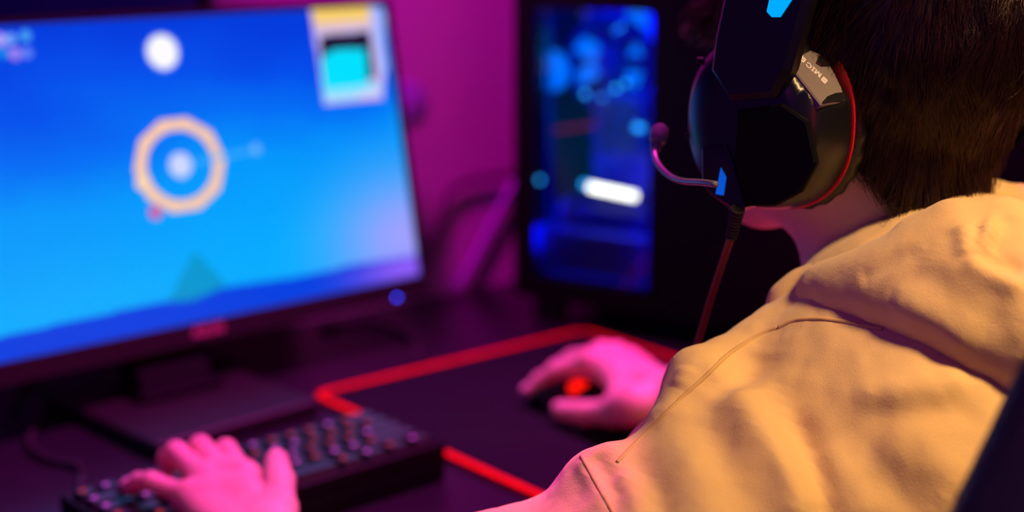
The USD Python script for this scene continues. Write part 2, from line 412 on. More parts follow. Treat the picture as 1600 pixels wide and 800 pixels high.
# stand
SC = scr(suv(285, 560)[0], 0, 0)
SF = PZ(284, 640, DESK); sx = (SF - MO) @ H
pole_b = A([*(SF[:2]), DESK + .018]) - MN0 * .02
pole_t = scr(sx, .10, -.055)
obj('neck', m3.Manifold.batch_hull([m3.Manifold.sphere(.006, 10).translate(tuple(pole_b + H * a + MN0 * b)) for a in (-.034, .034) for b in (-.014, .014)] +
    [m3.Manifold.sphere(.006, 10).translate(tuple(pole_t + H * a + MN0 * b)) for a in (-.034, .034) for b in (-.012, .01)]), M['blackmat'], monitor)
BC = PZ(247, 722, DESK)                                  # nearest corner of the foot plate
bd = -WN * 0 + unit(PZ(75, 640, DESK) - BC)
bx = A([-bd[1], bd[0], 0]); bx = bx if bx @ H > 0 else -bx
obj('foot', rbox(BC + bd * .105 + bx * .090 + UP * (.0082), [bx, bd, UP], [.090, .105, .008], .004), M['bezel'], monitor)
obj('neck_collar', rbox(A([*pole_b[:2], DESK + .0205]), [H, MN0, UP], [.046, .028, .004], .003), M['blackmat'], monitor)

# dark felt board on the wall, above and behind the monitor
e1 = PP(312, 10, WP, WN); te = (e1 - WP) @ WT
board = thing('wall_board', 'dark felt board on the wall above the left of the monitor', 'board', room(te - .5, .012, 1.3))
obj('board', rbox(room(te - .502, .0135, 1.36), [WT, WN, UP], [.488, .009, .288], .003), M['panel'], board)
for a, b, c, d in ((te - .007, 1.36, .007, .302), (te - .997, 1.36, .007, .302)):
    obj('frame_rail', rbox(room(a, .0145, b), [WT, WN, UP], [c, .012, d], .003), M['bezel'], board)
for b in (1.065, 1.655):
    obj('frame_rail', rbox(room(te - .502, .0145, b), [WT, WN, UP], [.488, .012, .007], .003), M['bezel'], board)

# wall-side cables, a pale disc added for a blurred spot of light
def on_wall(px, py, off): return PP(px, py, WP + WN * off, WN)
c1 = [on_wall(x, y, .012) for x, y in ((830, 262), (800, 271), (765, 276), (725, 284), (700, 304), (688, 345), (676, 385), (664, 420), (650, 450))]
tag(obj('wall_cable', tube(c1, .0042, 10, 6), mat('grey_cable', (.10, .07, .10), .7), None, True), 'dim dark cable arching along the magenta wall behind the monitor', 'cable')
p0, p1 = on_wall(806, 280, .014), A([*PZ(712, 452, DESK + .006)[:2], DESK + .006])
c2 = [p0 + WN * .0, p0 * .66 + p1 * .34, p0 * .3 + p1 * .7 - UP * .003, p1]
tag(obj('light_cable', tube(c2, .0045, 10, 8), M['white_cable'], None, True), 'pale cable slanting down the magenta wall beside the computer', 'cable')
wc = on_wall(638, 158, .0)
plate = thing('bokeh_disc', 'pale disc added for a blurred spot of light on the wall right of the monitor', 'added disc', wc)
obj('disc', lathe([(0, .006), (.020, .006), (.024, .004), (.025, 0.0005), (0, .0005)], wc, WN, 36), mat('bokeh_pale', (.42, .5, .78), .5), plate)
obj('cap', lathe([(0, .009), (.006, .009), (.008, .0062), (0, .0062)], wc, WN, 24), mat('bokeh_pale_cap', (.42, .5, .78), .5), plate)

# ------------------------------------------------------------------ computer case
C0 = PZ(803, 497, DESK)
ux = unit(A([.845, -.535, 0])); bk = A([-ux[1], ux[0], 0]); fr = -bk
pc = thing('computer_case', 'black tower computer on the desk with a blue lit glass side', 'computer', C0)
def pcp(x, d, z): return C0 + ux * x + bk * d + UP * z   # along the side, depth behind it, height
ZB, ZT, PL, PD = .030, .50, .44, .215
def puv(px, py, d=0.0):
    q = PP(px, py, C0 + bk * d, bk) - C0
    return A([q @ ux, q[2]])
corn = A([puv(*c) for c in ((832, 13), (1015, 18), (1017, 459), (836, 431))])
x0, x1 = corn[[0, 3], 0].mean(), corn[[1, 2], 0].mean(); z0, z1 = corn[[2, 3], 1].mean(), corn[[0, 1], 1].mean()
def pcbox(xa, xb, da, db, za, zb, r=.002): return rbox(pcp((xa + xb) / 2, (da + db) / 2, (za + zb) / 2), [ux, bk, UP], [(xb - xa) / 2, (db - da) / 2, (zb - za) / 2], r)
side = Polygon([(0, ZB), (PL, ZB), (PL, ZT), (0, ZT)]).buffer(-.006).buffer(.006).difference(Polygon([(x0, z0), (x1, z0), (x1, z1), (x0, z1)]).buffer(-.006).buffer(.006))
obj('side_panel', prism(side, C0, ux, UP, bk, .004, 0, 0), M['black'], pc)
obj('front_panel', pcbox(-.001, .010, .005, PD, ZB, ZT, .003), M['black'], pc)
obj('back_panel', pcbox(PL - .008, PL, .005, PD, ZB, ZT), M['black'], pc)
obj('top_panel', pcbox(.011, PL - .009, .005, PD, ZT - .012, ZT), M['black'], pc)
obj('bottom_panel', pcbox(.011, PL - .009, .005, PD, ZB, ZB + .012), M['black'], pc)
obj('far_side_panel', pcbox(.011, PL - .009, PD - .006, PD, ZB + .013, ZT - .013), M['black'], pc)
for x in (.035, PL - .05):
    for d in (.03, PD - .03):
        obj('foot', pcbox(x - .018, x + .018, d - .014, d + .014, .0005, ZB, .004), M['rubber'], pc)
gl = {'t': ('transparent_bsdf', {'color': (.80, .82, .88)}), 'g': ('glossy_bsdf', {'color': (.35, .35, .4), 'roughness': .02}), 'f': ('fresnel', {'IOR': 1.5}), 'm': ('mix_closure', {})}
M['tinted'] = usdkit.material(stage, '/World/Looks/tinted_glass', gl, [('f.fac', 'm.fac'), ('t.BSDF', 'm.closure1'), ('g.BSDF', 'm.closure2')], surface='m.closure')
obj('glass_pane', pcbox(x0 - .004, x1 + .004, .0042, .0072, z0 - .004, z1 + .004, .001), M['tinted'], pc)
# inside: board, cooler fan, memory, graphics card, light bars, shroud
def inside(px, py, d): return puv(px, py, d)
M['cyan'] = glow('cyan_light', s2l((0, 115, 255)), 1.6)
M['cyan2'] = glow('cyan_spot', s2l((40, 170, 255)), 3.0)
M['blue'] = glow('blue_light', s2l((0, 20, 255)), 60)
M['bar'] = glow('white_light_bar', (1.0, .98, .72), 5.0)
M['redbar'] = glow('dim_red_light', s2l((190, 20, 110)), .35)
obj('motherboard', pcbox(.02, PL - .06, .150, .156, z0 + .06, ZT - .02), mat('board_blue', (.12, .16, .50), .5, noise=(45, .6)), pc)
obj('power_shroud', pcbox(.012, PL - .012, .02, .19, ZB + .013, z0 + .055), mat('shroud_metal', (.08, .09, .22), .4), pc)
def disc(px, py, d, r, m, name, thick=.004):
    x, z = inside(px, py, d)
    return obj(name, lathe([(0, thick), (r * .8, thick), (r, thick * .4), (r, 0), (0, 0)], pcp(x, d, z), fr, 24), m, pc)
def bar(pa, pb, d, r, m, name):
    a, b = inside(*pa, d), inside(*pb, d)
    return obj(name, tube([pcp(a[0], d, a[1]), pcp(b[0], d, b[1])], r, 10, smooth=False), m, pc)
# fan behind the upper left of the glass: ring, hub, blades
M['fan'] = glow('fan_ring_light', s2l((0, 15, 175)), .9)
fx, fz = .072, inside(866, 92, .10)[1]; fc = pcp(fx, .10, fz)
obj('fan_frame', lathe([(.048, -.010), (.055, -.010), (.055, .010), (.048, .010), (.048, -.010)], fc, fr, 40), M['fan'], pc)
obj('fan_hub', lathe([(0, .008), (.016, .008), (.018, .004), (.018, -.008), (0, -.008)], fc, fr, 24), M['chip'], pc)
for k in range(7):
    a = 2 * np.pi * k / 7; r_ = ux * math.cos(a) + UP * math.sin(a); t_ = -ux * math.sin(a) + UP * math.cos(a)
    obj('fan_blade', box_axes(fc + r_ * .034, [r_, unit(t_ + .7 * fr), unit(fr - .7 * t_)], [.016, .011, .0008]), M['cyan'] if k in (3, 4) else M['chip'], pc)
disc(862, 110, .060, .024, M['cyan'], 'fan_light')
xa, za = inside(995, 12, .12); xb, zb = inside(995, 168, .12)
obj('memory_light_bar', pcbox(xa - .011, xa + .011, .115, .125, zb, min(za, ZT - .02), .003), M['cyan'], pc)
for k in range(3):
    obj('memory_stick', pcbox(xa - .040 - .012 * k, xa - .034 - .012 * k, .105, .149, zb + .012, min(za, ZT - .03), .001), M['chip'], pc)
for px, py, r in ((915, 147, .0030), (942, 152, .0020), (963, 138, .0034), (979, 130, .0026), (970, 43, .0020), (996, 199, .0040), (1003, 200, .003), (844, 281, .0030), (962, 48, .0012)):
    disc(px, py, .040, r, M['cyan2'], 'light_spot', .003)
bar((868, 204), (930, 194), .060, .0026, M['redbar'], 'red_light_strip')
g0, g1 = inside(878, 300, .055), inside(1030, 318, .055)
obj('graphics_card', pcbox(.03, g1[0] + .06, .045, .149, g0[1] - .030, g0[1] - .012, .004), M['chip'], pc)
obj('graphics_backplate', pcbox(.032, g1[0] + .058, .048, .149, g0[1] - .0115, g0[1] - .0085, .001), mat('backplate', (.05, .05, .09), .3), pc)
bar((922, 292), (993, 307), .050, .0046, M['bar'], 'white_light_bar')
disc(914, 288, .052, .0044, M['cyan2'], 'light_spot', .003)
obj('heatsink', pcbox(.075, .125, .07, .149, g0[1] + .05, g0[1] + .12, .002), M['alu'], pc)
for k in range(6):
    obj('heatsink_fin', pcbox(.070, .130, .062, .148, g0[1] + .052 + .012 * k, g0[1] + .0535 + .012 * k, .0005), M['alu'], pc)
for (ax_, az_), (bx_, bz_) in (((.03, z0 + .065), (.10, g0[1] - .04)), ((.13, z0 + .07), (.16, g0[1] - .05))):
    obj('power_cable', tube([pcp(ax_, .10, az_), pcp((ax_ + bx_) / 2, .07, (az_ + bz_) / 2), pcp(bx_, .11, bz_)], .004, 8), M['cable'], pc, True)
# light strips that wash the inside blue: along the top, along the front upright and along the floor
obj('light_strip', pcbox(.014, x1 + .03, .016, .022, ZT - .018, ZT - .0125, .001), M['blue'], pc)
obj('light_strip', pcbox(.0105, .0145, .013, .019, z0 + .03, z1 - .01, .001), M['blue'], pc)
obj('light_strip', pcbox(x1 + .008, x1 + .012, .013, .019, z0 + .01, z1 - .01, .001), M['blue'], pc)
obj('light_strip', pcbox(.02, x1 + .02, .15, .154, z0 + .058, z0 + .061, .001), M['blue'], pc)

obj('light_strip', pcbox(x0 + .0015, x0 + .0050, .028, .032, z0 + .02, z1 - .01, .001), M['fan'], pc)
obj('light_strip', pcbox(x0 + .012, x1 - .004, .0135, .0165, z0 + .003, z0 + .0065, .001), M['fan'], pc)
rect_light('case_lamp', tuple(pcp(.13, .10, ZT - .03)), tuple(pcp(.12, .11, .1)), .16, .07, (0.0, .015, 1.0), 110)
# ------------------------------------------------------------------ mouse mat with stitched red edge
m0, m1, m2 = PZ(497, 622, DESK), PZ(905, 524, DESK), PZ(862, 768, DESK)
ma = unit(m1 - m0); mb = unit((m2 - m0) - ma * ((m2 - m0) @ ma))
LEN, DEP = (m1 - m0) @ ma + .012, .40
mp = Polygon([(0, 0), (LEN, 0), (LEN, DEP), (0, DEP)]).buffer(-.018).buffer(.018)
mo = m0 + UP * .0004 - ma * .003 - mb * .003
mm = thing('mouse_mat', 'black cloth mouse mat with a red stitched edge under the mouse', 'mouse mat', mo)
obj('cloth', prism(mp, mo, ma, mb, UP, .0032), M['cloth_mat'], mm)
edge_c = [mo + ma * x + mb * y + UP * .0030 for x, y in mp.buffer(-.0025).exterior.coords]
ring_ = LineString([(x, y) for x, y in mp.buffer(-.0005).exterior.coords]).buffer(.0042)
obj('stitched_edge', prism(ring_, mo, ma, mb, UP, .0044, 0, .0002), M['red_edge'], mm)

# ------------------------------------------------------------------ keyboard
KX = yawdir(42); KN = A([-KX[1], KX[0], 0]); U1 = .01905      # along the rows; away from the sitter
KT = DESK + .034
KR = PZ(697, 692, KT)                                    # near right top corner of the case
KL, KD = 15 * U1 + .012, 5 * U1 + .012
kb = thing('keyboard', 'compact black keyboard with red glowing gaps under the left hand', 'keyboard', A([*(KR - KX * KL / 2 + KN * KD / 2)[:2], DESK]))
def kp(x, y, z): return A([*(KR - KX * (KL - x) + KN * y)[:2], z])
M['key'] = mat('keycap_plastic', (.014, .012, .017), .38)
M['key2'] = mat('keycap_plastic_grey', (.024, .02, .03), .36)
M['under'] = glow('key_backlight', s2l((210, 26, 6)), .4)
M['legend'] = glow('key_legend', s2l((255, 50, 12)), .7)
M['legend2'] = mat('key_legend_pale', (.5, .32, .6), .4)
obj('case', cat(rbox(kp(KL / 2, KD / 2, DESK + .0105), [KX, KN, UP], [KL / 2, KD / 2, .0095], .003),
    *[rbox(kp(a, b, DESK + .027), [KX, KN, UP], [c, d, .008], .002) for a, b, c, d in ((.003, KD / 2, .003, KD / 2), (KL - .003, KD / 2, .003, KD / 2), (KL / 2, .003, KL / 2, .003), (KL / 2, KD - .003, KL / 2, .003))]), M['black'], kb)
obj('backlight_plate', box_axes(kp(KL / 2, KD / 2, DESK + .0215), [KX, KN, UP], [KL / 2 - .0065, KD / 2 - .0065, .0012]), M['under'], kb)
rows = [[1.25, 1.25, 1.25, 6.25, 1.25, 1.25, 1.25, 1.25], [2.25] + [1] * 10 + [2.75], [1.75] + [1] * 11 + [2.25], [1.5] + [1] * 12 + [1.5], [1] * 13 + [2]]
def keycap(x, y, w, h=1.0):
    a, b = w * U1 / 2 - .0006, h * U1 / 2 - .0006
    zb_, zt = KT - .006, KT + .0055
    pts = [kp(x + s * a, y + t * b, zb_) for s in (-1, 1) for t in (-1, 1)]
    top = Polygon([(-a + .003, -b + .0035), (a - .003, -b + .0035), (a - .003, b - .0015), (-a + .003, b - .0015)]).buffer(-.0015).buffer(.0015, 2)
    pts += [kp(x + s, y + t, zt) for s, t in top.exterior.coords[:-1]]
    return m3.Manifold.hull_points(A(pts))
rng = np.random.default_rng(4)
for r, ws in enumerate(rows):
    x = .006
    for w in ws:
        cx, cy_ = x + w * U1 / 2, .006 + (r + .5) * U1
        k = obj('keycap', keycap(cx, cy_, w), M['key2'] if w > 1.3 and w < 4 else M['key'], kb)
        if w < 4:
            obj('legend', box_axes(kp(cx - (w * U1 / 2 - .0075), cy_ + .002, KT + .0056), [KX, KN, UP], [.0022, .0019, .0002]), M['legend'] if rng.random() < .55 else M['legend2'], k)
        x += w * U1

# ------------------------------------------------------------------ loose cables on the desk
def on_desk(pts, z=.0035, first=None): return [PZ(x, y, DESK + z) for x, y in pts]
tag(obj('desk_cable', tube(on_desk([(20, 640), (36, 600), (62, 585), (74, 610), (66, 650), (45, 690), (70, 715), (110, 724), (128, 732)], .0038), .0034, 8), M['cable'], None, True), 'black cable looping on the desk at the left edge of the photo', 'cable')
tag(obj('desk_cable', tube(on_desk([(128, 742), (122, 775), (118, 800), (112, 850)], .0038), .0034, 8), M['cable'], None, True), 'short black cable left of the keyboard running toward the viewer', 'cable')
tag(obj('desk_cable', tube(on_desk([(500, 512), (560, 502), (622, 515), (650, 535), (646, 565)], .0045), .0042, 8), M['cable'], None, True), 'black cable curled on the desk between monitor and mouse mat', 'cable')
hang = [scr(sx + .045, .02, -.03), scr(sx + .055, -.035, -.02), PZ(345, 556, DESK + .006), PZ(362, 568, DESK + .006) + WT * .0]
tag(obj('monitor_lead', tube(hang, .0040, 8), M['cable'], None, True), 'black lead hanging behind the monitor just right of its stand', 'cable')
# ================================================================== the person: frame (to his left, forward, up)
PO = A([.24, .88, 0]); PF = unit([-.683, .73, 0]); PLF = A([-PF[1], PF[0], 0]); PAX = A([PLF, PF, UP])
def Q(l, f, z): return PO + PLF * l + PF * f + UP * z
def loc(p): return (A(p) - PO) @ PAX.T
def Wl(px, py, Z): return loc(W(px, py, Z))
def to_world(m):
    m = m.copy(); m.vertices = PO + m.vertices @ PAX; return m
def mir(p): return A(p) * A([-1, 1, 1])
HC = A([0, .036, 1.105]); HS = .885                                 # head centre in the frame
ELB, WRI = loc([-.112, .808, .764]), Wl(385, 872, 1.03)
SHO = A([.185, .005, .860])
RWRI = Wl(1052, 626, 1.325)
RSHO = mir(SHO); RELB = A([-.265, .09, .775])

HYAW = math.radians(4)                                  # the head is turned a little to his right, toward the screen
HR3 = A([[math.cos(HYAW), math.sin(HYAW), 0], [-math.sin(HYAW), math.cos(HYAW), 0], [0, 0, 1]])
def head_local(p): return (p - HC.astype(np.float32)) @ HR3.T.astype(np.float32) / np.float32(HS)
def head_frame(q): return HC + A(q) * HS @ HR3
def head_sdf(p, ears=True):
    h = head_local(p); I3 = np.eye(3)
    d = ell(h, (0, -.012, .035), I3, (.075, .096, .088))
    d = smin(d, ell(h, (0, .030, -.025), I3, (.060, .072, .085)), .03)
    for s in (-1, 1):
        d = smin(d, cap(h, (s * .050, .005, -.062), (s * .014, .080, -.098), .016, .017), .03)
        d = smin(d, ell(h, (s * .040, .076, -.022), I3, (.022, .020, .018)), .02)          # cheekbone
        d = smax(d, -ell(h, (s * .032, .104, .006), I3, (.017, .012, .012)), .012)         # eye socket
        d = smin(d, ell(h, (s * .032, .088, .006), I3, (.0125, .0125, .0115)), .004)       # lid over the ball
        d = smin(d, cap(h, (s * .012, .098, .024), (s * .046, .088, .024), .009, .007), .012)  # brow
        if not ears: continue
        e = ell(h, (s * .076, .014, -.010), A([[1, 0, 0], [0, .94, -.34], [0, .34, .94]]), (.007, .017, .031))
        d = smin(d, e, .006)
    d = smin(d, chain(h, [(0, .100, .014), (0, .113, -.014), (0, .121, -.028)], [.009, .010, .012], .01), .012)
    for s in (-1, 1): d = smin(d, cap(h, (s * .012, .109, -.030), (s * .012, .106, -.031), .008), .006)
    d = smin(d, cap(h, (-.016, .099, -.056), (.016, .099, -.056), .0075), .008)
    d = smin(d, cap(h, (-.013, .098, -.068), (.013, .098, -.068), .0085), .006)
    d = smax(d, -cap(h, (-.022, .110, -.0615), (.022, .110, -.0615), .0035), .004)
    d = smin(d, ell(h, (0, .085, -.094), I3, (.022, .020, .018)), .02)
    return d * HS
def skin_sdf(p, ears=True):
    d = head_sdf(p, ears)
    d = smin(d, cap(p, HC + A([0, -.016, -.045]), (0, .004, .955), .050, .055), .03)
    d = smin(d, cap(p, (0, -.03, .90), (0, -.03, .58), .070, .085), .06)
    for s in (-1, 1):
        d = smin(d, cap(p, (0, -.015, .93), (s * .16, 0, .855), .036, .034), .04)
    d = smin(d, chain(p, [SHO, ELB, WRI * .8 + ELB * .2], [.036, .032, .026], .02), .03)
    d = smin(d, chain(p, [RSHO, RELB, RWRI], [.036, .032, .026], .02), .03)
    d = smin(d, chain(p, [WRI * .8 + ELB * .2, WRI], [.026, .0235], .02), .02)
    return d

def finger(p, pts, r, k=.006): return chain(p, pts, r, k)
def hand_sdf(p, wr, fing, thumb, elb):
    """palm from the wrist to the knuckles, four fingers and a thumb from its side"""
    mcp = [f[0] for f in fing]
    d = cap(p, wr + (elb - wr) * .18, wr, .0250, .0225)
    prev = None
    for m in mcp:
        d = smin(d, cap(p, wr + (m - wr) * .12, m, .0165, .0115), .010)
    for a, b in zip(mcp, mcp[1:]):
        d = smin(d, cap(p, a * .75 + wr * .25, b * .75 + wr * .25, .0125), .008)
        d = smin(d, cap(p, a * .86 + wr * .14, b * .86 + wr * .14, .0100), .006)
    for m in mcp: d = smin(d, cap(p, m, m, .0118), .006)
    F_ = None
    for f, s in zip(fing, (1.0, 1.03, .97, .84)):
        c = chain(p, f, A([.0102, .0083, .0077, .0069][:len(f)]) * s, .003)
        F_ = c if F_ is None else smin(F_, c, .0015)
    d = smin(d, F_, .007)
    d = smin(d, cap(p, thumb[0], thumb[1], .0165, .0128), .012)
    d = smin(d, cap(p, wr, thumb[0], .019, .0165), .014)
    d = smin(d, cap(p, thumb[0] * .5 + thumb[1] * .5, mcp[0] * .7 + wr * .3, .0105), .014)
    d = smin(d, chain(p, thumb[1:], [.0120, .0108, .0088], .003), .006)
    return d
LH = dict(fing=[[Wl(380, 746, 1.11), Wl(353, 703, 1.143), Wl(345, 713, 1.166), Wl(341, 728, 1.170)],
                [Wl(350, 744, 1.115), Wl(313, 698, 1.150), Wl(303, 706, 1.172), Wl(298, 726, 1.174)],
                [Wl(319, 750, 1.108), Wl(275, 706, 1.138), Wl(261, 717, 1.156), Wl(258, 739, 1.155)],
                [Wl(298, 778, 1.088), Wl(236, 752, 1.100), Wl(216, 752, 1.112), Wl(202, 762, 1.118)]],
          thumb=[Wl(418, 838, 1.035), Wl(436, 796, 1.062), Wl(437, 752, 1.092), Wl(432, 720, 1.118)])
RH = dict(fing=[[Wl(925, 565, 1.395), Wl(868, 580, 1.420), Wl(844, 594, 1.428), Wl(828, 609, 1.430)],
                [Wl(942, 554, 1.420), Wl(895, 560, 1.458), Wl(868, 576, 1.466), Wl(852, 594, 1.466)],
                [Wl(962, 555, 1.442), Wl(926, 564, 1.485), Wl(905, 580, 1.494), Wl(890, 598, 1.490)],
                [Wl(984, 563, 1.455), Wl(962, 574, 1.495), Wl(946, 586, 1.502), Wl(934, 602, 1.500)]],
          thumb=[Wl(992, 632, 1.312), Wl(955, 644, 1.335), Wl(912, 645, 1.362), Wl(876, 640, 1.385)])
def lhand(p): return hand_sdf(p, WRI, LH['fing'], LH['thumb'], ELB)
def rhand(p): return hand_sdf(p, RWRI, RH['fing'], RH['thumb'], RELB)
def bounds(pts, pad): q = A(pts); return q.min(0) - pad, q.max(0) + pad
def man(m): 
    m = trimesh.Trimesh(m.vertices, m.faces); 
    return m3.Manifold(m3.Mesh(A(m.vertices, np.float32), A(m.faces, np.uint32)))
lo, hi = bounds([SHO, RSHO, ELB, RELB, WRI, RWRI, (0, .15, 1.25), (0, -.2, .45)], .06)
core = iso(skin_sdf, lo, hi, .0045)
hands = [relax(iso(f, *bounds([x for g in h['fing'] for x in g] + h['thumb'] + [w, w + (e - w) * .18], .032), .0024), 4)
         for f, h, w, e in ((lhand, LH, WRI, ELB), (rhand, RH, RWRI, RELB))]
try:
    b = man(core)
    for h in hands: b = b + man(h)
    q = b.to_mesh(); skin = trimesh.Trimesh(q.vert_properties[:, :3], q.tri_verts, process=False)
    if len(skin.faces) < 1000: raise ValueError('empty union')
except Exception as e:
    print('union failed', e); skin = cat(core, *hands)
sk = {'g': ('texture_coordinate', {}), 'n': ('noise_texture', {'scale': 35.0, 'detail': 4.0}), 'r': ('rgb_ramp', {'ramp': [(.3, (.62, .36, .28)), (.7, (.74, .47, .37))]}),
      'n2': ('noise_texture', {'scale': 420.0, 'detail': 3.0}), 'b': ('bump', {'strength': .35, 'distance': .0002}),
      'p': ('principled_bsdf', {'roughness': .5, 'subsurface_weight': .25, 'subsurface_scale': .006, 'subsurface_radius': (1.0, .25, .12)})}
M['skin'] = usdkit.material(stage, '/World/Looks/skin', sk, [('g.object', 'n.vector'), ('g.object', 'n2.vector'), ('n.fac', 'r.fac'), ('r.color', 'p.base_color'), ('n2.fac', 'b.height'), ('b.normal', 'p.normal')], surface='p.BSDF')
person = thing('person', 'person in a yellow hoodie seen from behind, hands on the keyboard and mouse', 'person', Q(0, 0, 0))
skw = to_world(skin); sv = skw.vertices.copy(); wn = (sv - WP) @ WN                # the resting hands lie on the desk, not in it
low = (wn < DD + .003) & (sv[:, 2] < DESK + .001) & (sv[:, 2] > DESK - .03); sv[low, 2] = DESK + .001; skw.vertices = sv
obj('body', skw, M['skin'], person, True)
M['eye'] = mat('eye_white', (.8, .78, .75), .2); M['iris'] = mat('iris', (.06, .03, .015), .2)
for s in (-1, 1):
    c = head_frame([s * .032, .0895, .006])
    e = trimesh.creation.icosphere(3, .0118 * HS); e.apply_translation(c)
    eo = obj('eye', to_world(e), M['eye'], person, True)
    obj('iris', to_world(lathe(A([(0, .0123), (.005, .0112), (.0052, .0100), (0, .0100)]) * HS, c, HR3[1], 20)), M['iris'], eo, True)
# finger nails of the two hands
M['nail'] = mat('nail', (.78, .50, .44), .3)
for h in (LH, RH):
    for f in h['fing'] + [h['thumb']]:
        a, b = A(f[-2]), A(f[-1]); t = unit(b - a); u_ = unit(UP - t * t[2]); s_ = np.cross(t, u_)
        n = trimesh.creation.icosphere(2, 1.0); n.vertices = b + u_ * .0048 + t * .002 + n.vertices @ A([s_ * .0052, t * .0068, u_ * .0030])
        obj('fingernail', to_world(n), M['nail'], person, True)

# ------------------------------------------------------------------ hoodie
def desk_clip(p, d):
    w = p @ PAX.astype(np.float32) + PO.astype(np.float32)
    n = (w - WP.astype(np.float32)) @ WN.astype(np.float32)
    over = smax(DESK + .003 - p[:, 2], n - (DD + .012), .02)   # positive outside the desk's volume of influence
    blk = np.maximum(p[:, 2] - (DESK + .004), n - (DD + .008))
    return smax(d, -blk, .01)
LUMP = [Wl(1050, 650, .815), Wl(1086, 588, .832), Wl(1130, 574, .845), Wl(1180, 552, .860), Wl(1216, 530, .87)]
def hoodie_sdf(p):
    q = p * A([1, 1.30, 1], np.float32)                       # the trunk is flatter front to back
    d = cap(q, (0, -.045 * 1.3, .865), (0, -.01 * 1.3, .60), .168, .175) * .80
    d = smin(d, cap(p, (0, -.045, .930), (0, -.05, .88), .085, .11), .06)
    for s in (-1, 1):
        d = smin(d, cap(p, (s * .055, -.015, .902), (s * .170, .000, .860), .062, .062), .045)
        d = smin(d, cap(p, (s * .075, -.075, .875), (s * .125, -.06, .78), .075, .075), .06)
    d = smin(d, chain(p, [A([.17, .0, .860]), A([.207, .008, .840]), ELB, ELB * .5 + WRI * .5, ELB * .3 + WRI * .7], [.064, .067, .061, .049, .043], .03), .035)
    d = smin(d, chain(p, [RSHO, RELB, RELB * .35 + RWRI * .65, RELB * .1 + RWRI * .9], [.064, .060, .050, .043], .03), .035)
    d = smin(d, chain(p, [(.10, .040, .915), (.145, .045, .892), (.18, .045, .868)], [.026, .026, .02], .02), .025)
    d = smin(d, cap(p, Wl(914, 742, .815), Wl(945, 730, .805), .007), .030)
    d = smin(d, chain(p, LUMP, [.008, .0145, .0140, .014, .012], .01), .026)
    return desk_clip(p, d)
lo, hi = bounds([SHO, RSHO, ELB, RELB, WRI, RWRI, (0, -.2, .42), (0, .1, 1.0)], .08)
hood_lo = None
hoodie = relax(iso(hoodie_sdf, lo, hi, .0042), 4)

# the hood lies in folds round the neck: two rolled hems with the sack of the hood hanging behind
HST = [((1290, 455), (1292, 459), .842, .005), ((1335, 440), (1345, 474), .819, .008), ((1385, 412), (1400, 492), .799, .011), ((1440, 374), (1465, 522), .783, .014),
       ((1490, 352), (1535, 556), .771, .016), ((1565, 352), (1610, 590), .765, .018), ((1650, 366), (1690, 610), .782, .018), ((1735, 395), (1765, 610), .825, .018), ((1745, 395), (1770, 560), .90, .016)]
def hrow(t, dz): return [Wl(u[0] + (b[0] - u[0]) * t, u[1] + (b[1] - u[1]) * t, Z + dz) for u, b, Z, r in HST]
HROWS = [(hrow(0, .026), .72), (hrow(.25, .013), .92), (hrow(.5, .002), 1.05), (hrow(.75, -.002), 1.08), (hrow(1, .008), .9)]
HN = [p for r_, _ in HROWS for p in r_]
FAR = [Wl(1475, 336, .905), Wl(1545, 316, .93), Wl(1600, 333, .935), Wl(1680, 360, .93), Wl(1735, 400, .90)]
COL = [Wl(1216, 504, .872), Wl(1236, 476, .874), Wl(1264, 458, .872), Wl(1304, 446, .866), Wl(1352, 436, .858), Wl(1402, 434, .85), Wl(1460, 420, .84)]
def hood_sdf(p):
    d = None
    for pts, s in HROWS:
        e = chain(p, pts, [s * q[3] for q in HST], .010)
        d = e if d is None else smin(d, e, .026)
    d = smin(d, chain(p, FAR, [.012, .013, .016, .02, .02], .01), .02)
    c = chain(p, COL, [.010, .013, .014, .016, .018, .02, .02], .008)
    d = smin(d, c, .006)
    return smax(d, -chain(p, [Wl(1462, 356, .86), Wl(1515, 333, .87), Wl(1580, 336, .88)], [.009, .014, .010]), .008)
lo, hi = bounds(HN + FAR + COL, .06)
hood = relax(iso(hood_sdf, lo, hi, .0034), 3)

# folds of the cloth: soft ridges (+) and valleys (-) along lines over the surface
def hits(m_world, pts):
    """where the sight lines through the given pixels meet the mesh"""
    v2 = proj(m_world.vertices); f = m_world.faces; tri = v2[f]
    lo2, hi2 = tri[..., :2].min(1), tri[..., :2].max(1); out = []
    for x, y in pts:
        k = np.where((lo2[:, 0] <= x) & (hi2[:, 0] >= x) & (lo2[:, 1] <= y) & (hi2[:, 1] >= y))[0]
        best = None
        for t in tri[k]:
            a, b, c_ = t
            den = (b[1] - c_[1]) * (a[0] - c_[0]) + (c_[0] - b[0]) * (a[1] - c_[1])
            if abs(den) < 1e-12: continue
            w0 = ((b[1] - c_[1]) * (x - c_[0]) + (c_[0] - b[0]) * (y - c_[1])) / den
            w1 = ((c_[1] - a[1]) * (x - c_[0]) + (a[0] - c_[0]) * (y - c_[1])) / den
            w2 = 1 - w0 - w1
            if min(w0, w1, w2) < -1e-6: continue
            Z = 1 / (w0 / a[2] + w1 / b[2] + w2 / c_[2])
            best = Z if best is None else min(best, Z)
        if best is not None: out.append(W(x, y, best))
    return out
def seg_dist(p, line):
    d = np.full(len(p), 1e9); s = np.zeros(len(p))
    for i in range(len(line) - 1):
        a, e = line[i], line[i + 1] - line[i]
        t = np.clip(((p - a) @ e) / max(e @ e, 1e-12), 0, 1)
        q = np.linalg.norm(p - a - t[:, None] * e, axis=1)
        s = np.where(q < d, (i + t) / (len(line) - 1), s); d = np.minimum(d, q)
    return d, s
